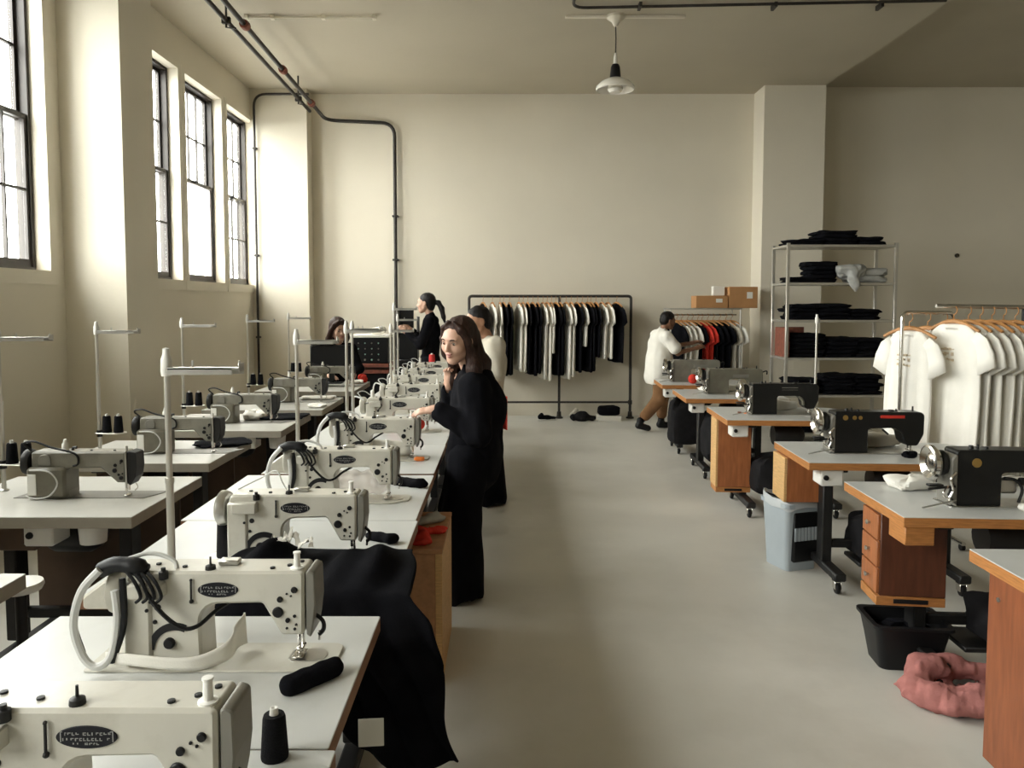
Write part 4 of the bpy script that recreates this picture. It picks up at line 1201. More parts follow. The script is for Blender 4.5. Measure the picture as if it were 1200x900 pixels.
# white strip round the column of the second machine
G = []
for i in range(41):
    s = i / 40
    a = PI * 1.22 + s * PI * .90
    cx, cy = -.855, 1.945
    rx, ry = .185 + .02 * math.sin(6 * s), .098
    row = []
    for j in range(5):
        q = j / 4 - .5
        row.append((cx + (rx + .006 * math.sin(20 * s)) * math.cos(a), cy + ry * math.sin(a) - .012 * (1 if s > .8 else 0) * q, TOP + .030 + .008 * math.sin(9 * s) + (.022 + .045 * s ** 3) * q * 1.3 + .03 * s ** 3))
    G.append(row)
tag(MB().sheet(G, .004).obj('white_strip', 'white_cloth', sharp=180), 'white cotton strip wrapped around the foot of a cream sewing machine', 'fabric strip')
tag(sdf_obj('padded_roll', [C((-.505, 1.76, TOP + .019), (-.42, 1.852, TOP + .019), .019, .019, .02), C((-.505, 1.76, TOP + .018), (-.42, 1.852, TOP + .018), .021, .021, .02, 'add', ((1, 1, 0), .8))], 'black_cloth', .004, noise=[(.0015, 120, 3, (1, 1, 1))]), 'black padded fabric roll lying near the corner of a white table', 'padded roll')
# clear bag, rolls, red cloths on the machines
tag(sdf_obj('plastic_bag', [C((-.84, 3.62, TOP + .05), (-.60, 3.60, TOP + .055), .042, .045, .02, 'add', ((0, 1, 0), .8)), C((-.80, 3.60, TOP + .10), (-.62, 3.60, TOP + .10), .03, .03, .02)], 'clear_bag', .006, noise=[(.010, 60, 2, (1, 1, 1))]), 'clear plastic bag of pale goods under a cream machine arm', 'bag')
tag(sdf_obj('fabric_roll', [C((-.80, 4.56, TOP + .055), (-.58, 4.56, TOP + .05), .05, .045, .02)], 'white_cloth', .006, noise=[(.004, 50, 2, (1, 1, 1))]), 'white fabric roll under the arm of the machine beside the woman', 'fabric roll')
tag(sdf_obj('red_cloth', [C((-.78, 5.44, TOP + .05), (-.60, 5.42, TOP + .055), .045, .04, .02), C((-.66, 5.40, TOP + .10), (-.60, 5.38, TOP + .09), .02, .02, .02)], 'red_cloth', .006, noise=[(.006, 60, 2, (1, 1, 1))]), 'red cloth under the arm of a cream machine, behind the woman hand', 'cloth')
tag(sdf_obj('black_cloth', [C((-.55, 3.86, TOP + .012), (-.42, 3.80, TOP + .02), .03, .04, .02, 'add', ((0, 0, 1), .6)), C((-.66, 3.92, TOP + .01), (-.50, 3.88, TOP + .012), .02, .03, .02, 'add', ((0, 0, 1), .5))], 'black_cloth', .006, noise=[(.006, 60, 2, (1, 1, 1))]), 'black cloth strip on the white table, just behind the clear plastic bag machine', 'cloth')
tag(sdf_obj('black_cloth', [C((-.52, 2.95, TOP + .012), (-.435, 2.90, TOP + .016), .022, .03, .02, 'add', ((0, 0, 1), .65))], 'black_cloth', .006, noise=[(.005, 60, 2, (1, 1, 1))]), 'small black cloth beside the needle of the machine with white scraps', 'cloth')
tag(sdf_obj('red_cloth', [C((-.44, 3.58, .632), (-.32, 3.62, .632), .055, .045, .03, 'add', ((0, 0, 1), .32)), C((-.42, 3.47, .632), (-.36, 3.45, .635), .045, .035, .03, 'add', ((0, 0, 1), .4)), C((-.40, 3.58, .645), (-.36, 3.48, .65), .022, .02, .02)], 'red_cloth', .005, noise=[(.007, 70, 6, (1, 1, .6))]), 'red cloth lying on the brown box beside the woman', 'cloth')
tag(sdf_obj('grey_cloth', [C((-.43, 3.76, .635), (-.34, 3.82, .638), .045, .05, .02, 'add', ((0, 0, 1), .45))], 'grey_cloth', .005, noise=[(.007, 60, 7, (1, 1, .6))]), 'grey cloth behind the red one on the brown box', 'cloth')
tag(MB().box(0, .075, 0, .004, 0, .085, .001).obj('white_card', 'paper', loc=(-.43, 2.20, .405), rz=.1), 'pale card hanging under the table edge beside the black fabric', 'card')
tag(MB().pad((0, 0, .012), (.03, .012, .012), .6, 2, .04).obj('scissors_handle', 'orange_plastic', loc=(-.49, 4.43, TOP)), 'small orange handle on the white table beside the woman', 'handle')
for nm, mt, x, y, sx, sy, sz, lab in (('black_cloth', 'black_cloth', -1.82, 4.95, .17, .13, .014, 'black cloth on the far corner of the second window table'),
        ('black_cloth', 'black_cloth', -1.78, 6.12, .20, .15, .012, 'black cloth lying under the needle of the third window machine'),
        ('white_cloth', 'white_cloth', -1.78, 7.32, .16, .08, .015, 'flat white cloth at the aisle edge of the fourth window table'),
        ('white_cloth', 'white_cloth', -1.98, 6.10, .10, .14, .03, 'folded white cloth behind the third window machine'),
        ('white_cloth', 'paper', -1.66, 7.40 - .62, .08, .10, .014, 'folded white cloth at the near aisle corner of the fourth window table'),
        ('white_cloth', 'paper', -1.70, 8.75, .10, .10, .02, 'white folded cloth on the table before the seated woman'),
        ('red_cloth', 'red_cloth', -1.63, 8.80 + .05, .05, .05, .045, 'red cloth at the far corner of the window row'),
        ('white_cloth', 'white_cloth', 2.55, 3.85, .14, .04, .018, 'white cloth scrap on the table of the brass-emblem machine, behind the machine'),
        ('white_cloth', 'white_cloth', 2.02, 3.78, .10, .08, .03, 'white folded cloth behind the handwheel of the brass-emblem machine'),
        ('black_cloth', 'black_cloth', 2.42, 4.53, .04, .03, .018, 'tiny black cloth scrap beside the needle of the machine with the red strip'),
        ('white_cloth', 'ecru_cloth', 2.30, 4.90, .25, .10, .045, 'pale cloth stack behind the machine with the red strip'),
        ('white_cloth', 'white_cloth', 2.30, 6.56, .22, .06, .045, 'white cloth roll behind the black machine on the third orange cabinet table'),
        ('white_cloth', 'white_cloth', 2.24, 7.98, .2, .08, .03, 'white cloth behind the grey-brown machine')):
    tag(MB().pad((0, 0, sz * .93), (sx, sy, sz), .6, int(abs(x * 100)), .09).obj(nm, mt, loc=(x, y, TOP), rz=.2), lab, 'cloth')
tag(MB().pad((0, 0, .018), (.055, .028, .018), .7, 1, .02).obj('white_block', 'white_cloth', loc=(2.335, 3.345, TOP), rz=-.15), 'white chalk-like pad at the front edge of the table with the brass emblem machine', 'pad')
tag(MB().ball((0, 0, .055), .055, 14, 10).obj('red_ball', 'red_cloth', loc=(2.16, 8.72, TOP)), 'red cloth ball under the arm of the grey machine by the walking man', 'cloth ball')
for k, (x, y, mt, w) in enumerate(((1.98, 6.40, 'rust_red', 'dark red'), (2.02, 6.36, 'orange_plastic', 'orange'), (2.06, 6.42, 'white_plastic', 'white'))):
    tag(MB().lathe([(0, 0), (.016, 0), (.016, .008), (0, .01)], n=12).obj('bobbin', mt, loc=(x, y, TOP)), '%s bobbin lying loose on the orange cabinet table' % w, 'bobbin')

# ------------------------------------------------------------------ shirts, hangers, racks
def hanger_mesh():
    m = MB()
    m.tube(spline([(-.20, 0, -.075), (-.10, 0, -.03), (0, 0, -.012), (.10, 0, -.03), (.20, 0, -.075)], 4), [.011] * 5 + [.015] * 7 + [.011] * 5, 6)
    m.tube([(0, 0, -.014), (0, 0, .03)] + spline([(0, 0, .03), (.022, 0, .045), (.022, 0, .075), (0, 0, .088), (-.018, 0, .075)], 4), .0035, 5)
    return m
def shirt_mesh(length, halfw, seed, depth=.030, sleeves=True):
    """hangs from z=0 (collar) down; shoulders along x"""
    r = random.Random(seed); ph = [r.uniform(0, 6.28) for _ in range(8)]
    m = MB(); n = 36; rows = []
    zz = [0.004, -.012, -.03, -.055, -.085, -.13, -.2] + [-.2 - (length - .2) * (k + 1) / 9 for k in range(9)]
    for z in zz:
        q = -z / length
        if z > -.085: w = .075 + (halfw * .86 - .075) * min(1, (-z + .004) / .085) ** .75
        else: w = halfw * (.86 + .10 * q + .03 * math.sin(6 * q + ph[0]))
        d = depth * (.55 + .45 * min(1, -z / .10)) * (1 + .25 * q)
        row = []
        for k in range(n):
            a = 2 * PI * k / n; c, s = math.cos(a), math.sin(a)
            fold = (.009 * math.sin(5 * c + ph[1]) + .006 * math.sin(11 * c + ph[2] + 2 * q)) * min(1, q * 2.2)
            x = w * math.copysign(abs(c) ** .75, c); y = d * math.copysign(abs(s) ** .8, s) + fold + .012 * math.sin(3 * q + ph[3]) * q
            zo = .006 * math.sin(7 * c + ph[4]) if q > .95 else 0
            if z > -.02 and s < 0: zo -= .05 * max(0, 1 - abs(x) / .085)
            row.append((x, y, z + zo))
        rows.append(row)
    v = [p for r_ in rows for p in r_]; f = []
    R = len(rows)
    for i in range(R - 1):
        for k in range(n): f.append((i * n + k, i * n + (k + 1) % n, (i + 1) * n + (k + 1) % n, (i + 1) * n + k))
    f.append(tuple(range(n))); f.append(tuple((R - 1) * n + k for k in range(n)))
    m.add(v, f)
    sls = []
    for sg in (-1, 1):
        sl = MB(); sls.append(sl)
        pts = [(sg * halfw * .68, 0, -.085), (sg * halfw * .86, 0, -.12), (sg * (halfw + .012), 0, -.21), (sg * (halfw + .028), 0, -.30)]
        rows = []; nn = 14
        for i, p in enumerate(pts):
            rw = (.05, .066, .070, .074)[i]
            t = Vector((sg * .5, 0, -1)).normalized() if i else Vector((sg, 0, -.6)).normalized()
            nv = Vector((t.z, 0, -t.x))
            for k in range(nn):
                a = 2 * PI * k / nn
                q = Vector(p) + nv * (rw * math.cos(a)) + Vector((0, 1, 0)) * (depth * .62 * math.sin(a) + .004 * math.sin(3 * a + ph[5] + i))
                rows.append(tuple(q))
        f = []
        for i in range(3):
            for k in range(nn): f.append((i * nn + k, i * nn + (k + 1) % nn, (i + 1) * nn + (k + 1) % nn, (i + 1) * nn + k))
        f.append(tuple(range(nn))); f.append(tuple(3 * nn + k for k in range(nn)))
        sl.add(rows, f)
    return m, sls
SH = {}
ORD = 'first second third fourth fifth sixth seventh eighth ninth tenth eleventh twelfth thirteenth fourteenth fifteenth sixteenth seventeenth eighteenth nineteenth twentieth'.split()
ORD += ['twenty-' + w for w in ORD[:9]]
def shirt(label, group, x, y, z, rz, mat, length=.80, halfw=.27, seed=0, depth=.03, hgroup=None, hlabel=None, prt=False, hang=True, cat='shirt', zs=1.0):
    key = (mat, round(length, 2), round(halfw, 2), seed, depth)
    if key not in SH:
        m, sl = shirt_mesh(length, halfw, seed, depth)
        o = m.obj('hanging_shirt', mat, sharp=180); SH[key] = (o, [q.obj('sleeve', mat, o, sharp=180) for q in sl])
    else:
        a, b_ = SH[key]
        o = a.copy(); COL.objects.link(o)
        for q in b_:
            s = q.copy(); COL.objects.link(s); s.parent = o
        for kk in list(o.keys()): del o[kk]
    o.location = (x, y, z - .028); o.rotation_euler = (0, 0, rz)
    tag(o, label, cat, group)
    if prt:
        r = random.Random(5); m = MB()
        for row in range(3):
            xx = -.06
            while xx < .06:
                w = r.uniform(.008, .018)
                if r.random() < .8: m.box(xx, xx + w, -depth - .0125, -depth + .012, -.25 + row * .035 + r.uniform(0, .008), -.238 + row * .035 + r.uniform(0, .012))
                xx += w + .008
        m.obj('chest_print', 'print_tan', o, 'faint tan print', weld=False, kind='stuff')
    if hang:
        if 'hanger' not in SH:
            h = hanger_mesh().obj('clothes_hanger', 'wood_hanger', weld=False); SH['hanger'] = h
        else:
            h = SH['hanger'].copy(); COL.objects.link(h)
            for kk in list(h.keys()): del h[kk]
        h.location = (x, y, z + .0); h.rotation_euler = (0, 0, rz)
        tag(h, hlabel, 'hanger', hgroup)
    return o

# black pipe rack on the back wall
RY = 11.40
t = thing('garment_rack', 'black pipe garment rack against the back wall', 'rack', (.69, RY, 0))
x0, x1 = -1.20, 1.20
m = MB(); m.tube(rel(bend([(x0 + .69, RY, 0), (x0 + .69, RY, 1.82), (x1 + .69, RY, 1.82), (x1 + .69, RY, 0)], .05), t.location), .021, 8); m.obj('pipe_frame', 'iron_pipe', t)
MB().tube([(.14, 0, .0), (.14, 0, 1.81)], .019, 8).obj('middle_post', 'iron_pipe', t)
MB().tube([(x0, 0, .24), (x1, 0, .24)], .015, 8).obj('lower_rail', 'iron_pipe', t)
for x in (x0, .14, x1):
    MB().lathe([(0, 0), (.06, 0), (.06, .015), (.035, .03), (.03, .10), (0, .10)], (x, 0, 0), n=14).obj('foot', 'iron_pipe', t)
for x in (x0, x1): MB().lathe([(0, .21), (.03, .21), (.032, .23), (.03, .27), (0, .27)], (x, 0, 0), n=12).obj('tee_fitting', 'iron_pipe', t)
seq = [(566, 'k', 50, .62), (577, 'w', 40, .82), (586, 'w', 20, .76), (590, 'k', 45, 1.05), (597, 'k', 30, 1.04), (608, 'w', 35, .98), (613, 'w', 30, 1.0), (618, 'k', 30, 1.02), (624, 'k', 45, 1.05), (630, 'k', 25, 1.02), (636, 'w', 35, 1.10), (641, 'w', 40, 1.12), (646, 'w', 20, .72), (651, 'k', 45, 1.05), (656, 'k', 30, 1.04), (663, 'w', 40, 1.10), (669, 'w', 30, 1.06), (676, 'k', 40, 1.0), (682, 'w', 38, .62), (688, 'k', 45, 1.0), (692, 'k', 35, .98), (698, 'k', 25, .78), (705, 'w', 35, .80), (712, 'w', 35, .80), (722, 'k', 60, .86)]
nw = nk = 0
for i, (px, c, ang, ln) in enumerate(seq):
    x = (px - 590) / 900 * RY
    short = ln < .9
    od = ORD[len(seq) - 1 - i]
    lab, g = '%s shirt, %s garment from the walking man end of the black pipe rack' % ('white' if c == 'w' else 'black', od), 'shirts on the black pipe rack'
    if i == len(seq) - 1: lab, g = 'black long-sleeved top hanging last beside the end post of the pipe rack', None
    shirt(lab, g, x, RY, 1.735, math.radians(-90 + ang * .30), 'white_cloth' if c == 'w' else 'black_cloth', ln, .26, i % 3, .024, 'hangers on the black pipe rack', 'wooden hanger of the %s garment from the walking man end of the black pipe rack' % od)
# things on the floor beneath it
fx = lambda px: (px - 590) / 900 * 11.25
t = thing('shoe', 'dark shoe on the floor under the middle post of the pipe rack', 'shoe', (fx(641), 11.2, 0), .2)
sdf_obj('upper', [C((-.10, 0, .045), (.02, 0, .04), .035, .032, .03), C((.0, 0, .035), (.11, 0, .03), .032, .025, .03), C((-.10, 0, .06), (-.08, 0, .085), .03, .028, .02)], 'black_cloth', .008, t)
MB().box(-.14, .14, -.035, .035, 0, .018, .008).obj('sole', 'white_plastic', t)
tag(sdf_obj('crumpled_garment', [C((0, 0, .05), (.16, .02, .06), .05, .06, .04), C((.1, 0, .05), (.3, .03, .03), .06, .03, .04), C((.05, 0, .1), (.15, 0, .11), .03, .03, .03)], 'charcoal_cloth', .01, noise=[(.012, 40, 3, (1, 1, 1))], loc=(fx(672), 11.1, .01)), 'dark crumpled garment on the floor under the pipe rack', 'garment')
tag(sdf_obj('crumpled_garment', [C((0, 0, .04), (.08, .02, .05), .04, .05, .03), C((.02, 0, .08), (.06, 0, .12), .03, .03, .03)], 'ecru_cloth', .01, noise=[(.01, 40, 6, (1, 1, 1))], loc=(fx(671), 11.28, .01)), 'pale crumpled garment at the end of the dark one under the pipe rack', 'garment')
t = thing('box_carton', 'pale low box on the floor under the pipe rack, black bag on it', 'box', (fx(700), 11.1, 0))
MB().box(0, .34, 0, .22, 0, .07, .004).obj('carton', 'paper', t); MB().box(-.004, .344, -.004, .224, .055, .074, .003).obj('lid', 'paper', t)
tag(MB().pad((.17, .1, .12), (.16, .10, .065), .35, 4, .03).obj('black_bag', 'black_cloth', loc=(fx(700), 11.1, .025)), 'black bag resting on the pale low box under the pipe rack', 'bag')

# small chrome rack with coloured shirts and cartons
RY2 = 11.0
t = thing('garment_rack', 'pale metal rack of white, black and red shirts behind the walking man', 'rack', (2.84, RY2, 0))
for x in (-.49, .49):
    for y in (-.20, .20):
        MB().tube([(x, y, 0), (x, y, 1.63)], .013, 8).obj('post', 'pole_metal', t)
MB().box(-.51, .51, -.22, .22, 1.625, 1.645, .004).obj('shelf', 'pole_metal', t)
MB().tube([(-.49, 0, 1.55), (.49, 0, 1.55)], .011, 8).obj('rail', 'chrome', t)
for y in (-.2, .2): MB().tube([(-.49, y, .12), (.49, y, .12)], .010, 6).obj('lower_rail', 'pole_metal', t)
for i, (dx, mt, nm) in enumerate(((-.42, 'black_cloth', 'first black'), (-.36, 'white_cloth', 'first white'), (-.29, 'white_cloth', 'second white'), (-.21, 'white_cloth', 'third white'), (-.14, 'black_cloth', 'black one before the red'), (-.06, 'red_cloth', 'brighter red'), (.0, 'red_cloth', 'second red'), (.08, 'black_cloth', 'black one behind the reds'), (.16, 'black_cloth', 'second black one behind the reds'), (.25, 'black_cloth', 'third black one behind the reds'), (.34, 'ecru_cloth', 'pale patterned'), (.42, 'white_cloth', 'last white'))):
    cname = {'black_cloth': 'black', 'white_cloth': 'white', 'red_cloth': 'red', 'ecru_cloth': 'ecru'}[mt]
    od = ORD[i]; lab = '%s shirt, %s garment from the walking man on the pale metal rack' % (cname, od)
    shirt(lab, '%s shirts on the pale metal rack' % cname, 2.84 + dx, RY2, 1.475, math.radians(-60), mt, .72, .25, i % 3, .022, 'hangers on the pale metal rack', 'wooden hanger of the %s garment from the walking man on the pale metal rack' % od)
def carton(label, x, y, z, sx, sy, sz):
    t = thing('cardboard_box', label, 'box', (x, y, z))
    MB().box(0, sx, 0, sy, 0, sz, .004).obj('carton', 'cardboard', t)
    MB().box(sx / 2 - .025, sx / 2 + .025, -.002, sy + .002, sz - .002, sz + .002).obj('packing_tape', 'tape', t)
    MB().box(sx * .62, sx * .82, -.003, 0, sz * .45, sz * .75).obj('paper_label', 'paper', t)
    return t
carton('low cardboard box on the pale metal rack', 2.715, 10.84, 1.647, .45, .3, .175)
carton('taller cardboard box on the pale metal rack, beside the column', 3.18, 10.84, 1.647, .40, .3, .30)
tag(MB().box(0, .16, 0, .12, 0, .13, .004).obj('white_box', 'paper', loc=(2.98, 10.95 - .02, 1.826)), 'small white box on top of the low cardboard box', 'box')

# metal shelving with black folded garments
t = thing('shelving_unit', 'tall metal shelving unit stacked with black garments', 'shelf', (3.43, 9.3, 0))
SX, SY = 1.30, .50
for x in (0, SX):
    for y in (0, SY):
        MB().box(x - .018, x + .018, y - .018, y + .018, 0, 2.44, .003).obj('post', 'pole_metal', t)
ZS = [.13, .60, 1.055, 1.515, 1.965, 2.42]
for z in ZS:
    MB().box(-.015, SX + .015, -.015, SY + .015, z - .03, z, .004).obj('shelf', 'pole_metal', t)
rnd = random.Random(11)
names = ['lowest', 'second lowest', 'third', 'fourth', 'fifth', 'top']
def folded(x, y, z, w, d, h, seed, mat, label, group):
    o = MB().pad((0, 0, h / 2), (w / 2, d / 2, h / 2 * 1.1), .5, seed, .06, 30, 10).obj('folded_garment', mat, loc=(x, y, z - .004), rz=random.Random(seed).uniform(-.12, .12))
    return tag(o, label, 'garment', group)
stacks = {5: [(.28, 2, .040, .5), (.66, 4, .048, .5), (1.03, 2, .055, .42)], 4: [(.24, 2, .038, .42), (.46, 5, .055, .38)], 3: [(.26, 4, .050, .44), (.60, 4, .052, .44), (.98, 3, .046, .44)],
          2: [(.30, 6, .052, .46), (.72, 5, .052, .44), (1.06, 5, .050, .40)], 1: [(.28, 4, .050, .42), (.70, 5, .052, .44), (1.04, 5, .050, .40)], 0: [(.4, 5, .05, .44), (.9, 5, .05, .44)]}
for si, ss in stacks.items():
    for kx, (x, n, h, w) in enumerate(ss):
        for k in range(n):
            folded(3.43 + x + rnd.uniform(-.02, .02), 9.3 + .24 + rnd.uniform(-.02, .02), ZS[si] + k * h * .93, w * rnd.uniform(.92, 1.05), .40, h, si * 100 + kx * 10 + k, 'black_cloth',
                   'black folded garment, %s up in %s pile on the %s metal shelf' % (ORD[k], ('column-side', 'middle', 'rail-side')[kx] if len(ss) == 3 else ('column-side', 'rail-side')[kx], names[si]), 'black folded garments on the %s shelf' % names[si])
for k in range(2):
    folded(3.43 + 1.03, 9.3 + .22, ZS[4] + k * .085, .44, .38, .09, 900 + k, 'grey_cloth', 'grey-white folded garment on the fifth shelf of the shelving, %s of two' % ('lower', 'upper')[k], 'grey-white folded garments')
o = sdf_obj('crumpled_garment', [C((-.12, 0, .1), (.1, 0, .12), .07, .08, .04), C((-.02, -.10, .08), (.0, -.13, -.08), .07, .05, .04, 'add', ((0, 1, 0), .6)), C((-.16, -.06, .14), (.05, -.08, .16), .05, .05, .03)], 'grey_cloth', .01, noise=[(.016, 45, 4, (1, 1, 1))], loc=(3.43 + .80, 9.38, ZS[4] + .02))
tag(o, 'pale crumpled garment spilling over the edge of the fifth shelf', 'garment')
t = thing('cardboard_box', 'open red-orange carton behind black garments on the third shelf', 'box', (3.46, 9.33, ZS[2]))
MB().box(0, .36, .43, .45, 0, .36, .002).obj('back_panel', 'rust_red', t); MB().box(0, .02, 0, .43, 0, .36, .002).obj('side_panel', 'rust_red', t)

# white shirts on chrome rails
t = thing('garment_rack', 'chrome clothes rack holding the two separate printed white shirts', 'rack', (2.83, 5.45, 0))
MB().tube(bend([(-.105, -.2, .06), (-.105, -.2, 1.655), (.36, .0, 1.65), (.36, .0, .06)], .05), .013, 10).obj('pipe_frame', 'chrome', t)
MB().tube([(-.105, -.42, .05), (-.105, .06, .05)], .016, 8).obj('foot', 'chrome', t); MB().tube([(.36, -.22, .05), (.36, .25, .05)], .016, 8).obj('foot', 'chrome', t)
for x, y in ((-.105, -.39), (-.105, .03), (.36, -.2), (.36, .22)): MB().lathe([(0, -.012), (.025, -.012), (.025, .012), (0, .012)], (x, y, .025), 'x', 12).obj('caster', 'black_rubber', t)
t = thing('garment_rack', 'black and chrome rail packed with white shirts at the picture edge', 'rack', (3.04, 5.12, 0))
MB().tube([(-.16, 0, 1.70), (2.6, 0, 1.66)], .014, 10).obj('rail', 'brushed_steel', t)
for x in (.43, 2.55):
    MB().tube([(x, 0, .05), (x, 0, 1.70 - .04 * x / 2.6)], .016, 8).obj('post', 'black_metal', t); MB().tube([(x, -.25, .05), (x, .25, .05)], .016, 8).obj('foot', 'black_metal', t)
    for y in (-.22, .22): MB().lathe([(0, -.012), (.025, -.012), (.025, .012), (0, .012)], (x, y, .025), 'x', 12).obj('caster', 'black_rubber', t)
WG, WH = 'white shirts packed on the long rail', 'hangers on the long rail of white shirts'
shirt('printed white shirt hanging before the chrome rack post, beside the shelves', None, 2.795, 5.287, 1.56, math.radians(-66), 'white_cloth', .95, .19, 0, .028, None, 'wooden hanger of the printed shirt before the chrome post', prt=True)
shirt('white shirt hanging behind the chrome rack post', None, 2.96, 5.358, 1.56, math.radians(-74), 'white_cloth', .95, .195, 1, .028, None, 'wooden hanger of the shirt behind the chrome post')
shirt('ecru shirt half hidden between the two white shirt rails', None, 3.12, 5.43, 1.56, math.radians(-80), 'ecru_cloth', .80, .225, 2, .026, None, 'wooden hanger of the half hidden ecru shirt')
for i in range(28):
    x = 3.02 + i * .078 + (.0 if i else -.02)
    z = 1.61 - .04 * (x - 3.08) / 2.6
    lab = 'white shirt packed on the long rail, %s behind the printed one' % ORD[i - 1]; od = ORD[i]
    if i == 0: lab = 'printed white shirt at the head of the long packed rail'
    shirt(lab, None if i == 0 else WG, x, 5.12, z, math.radians(-74 if i == 0 else -88 + (i * 7) % 9), 'white_cloth' if i % 4 else 'white_cloth', 1.0 if i % 3 else .96, .235, i % 3, .024, WH, '%s wooden hanger along the long rail of white shirts, from the printed shirt' % od, prt=(i == 0))

# ------------------------------------------------------------------ far end equipment
t = thing('display_screen', 'black screen standing in front of the seated woman', 'screen', (-1.97, 8.78, TOP))
MB().box(-.24, .22, -.03, .03, .13, .44, .012).obj('screen_case', 'black_plastic', t)
MB().box(-.24, .02, -.05, .05, .445, .475, .01).obj('screen_cap', 'black_plastic', t)
m = MB(); m.box(-.03, .03, -.02, .02, .01, .14, .004); m.box(-.12, .12, -.08, .08, 0, .012, .004); m.obj('stand', 'black_metal', t, weld=False)
t = thing('equipment_cabinet', 'black equipment cabinet with dim lights and red-brown shelves, cream top', 'equipment', (-2.05, 10.3, 0))
MB().box(0, .50, 0, .45, .91, 1.25, .01).obj('case', 'black_plastic', t)
MB().box(-.02, .52, -.02, .47, 1.252, 1.29, .006).obj('cabinet_top', 'paper', t)
for z in (.905, .82): MB().box(-.01, .51, -.01, .45, z - .05, z + .0, .006).obj('shelf', 'rust_red', t)
MB().box(.02, .48, .02, .43, .05, .768, .01).obj('base', 'black_plastic', t)
rnd = random.Random(2)
for r_ in range(4):
    for c in range(4):
        big = r_ == 0
        m = MB(); m.lathe([(0, 0), (.010 if not big else .014, 0), (.008, -.006), (0, -.007)], (.10 + .09 * c, 0, .955 + .075 * r_), 'y', 10)
        m.obj('indicator', 'led_green' if (r_ + c) % 2 == 0 else 'face_metal', t)
tag(sdf_obj('cream_bundle', [C((0, 0, .05), (.1, 0, .06), .05, .06, .03)], 'white_cloth', .01, noise=[(.006, 50, 4, (1, 1, 1))], loc=(-1.76, 10.45, 1.29)), 'small cream bundle on top of the black equipment cabinet', 'bundle')
t = thing('control_terminal', 'upright black terminal with a screen, operated by the standing woman with ponytail', 'terminal', (-1.37, 9.75, 0))
MB().box(.0, .30, .0, .30, 0, 1.0, .01).obj('pedestal', 'black_plastic', t)
MB().box(.03, .27, .05, .25, 1.0, 1.33, .01).obj('keypad_body', 'black_plastic', t)
MB().box(.035, .215, .10, .15, 1.36, 1.64, .008).obj('screen_case', 'black_plastic', t)
MB().box(.09, .13, .11, .14, 1.32, 1.38, .004).obj('screen_arm', 'face_metal', t)
MB().box(.01, .03, .02, .27, 1.28, 1.64, .004).obj('side_frame', 'face_metal', t)

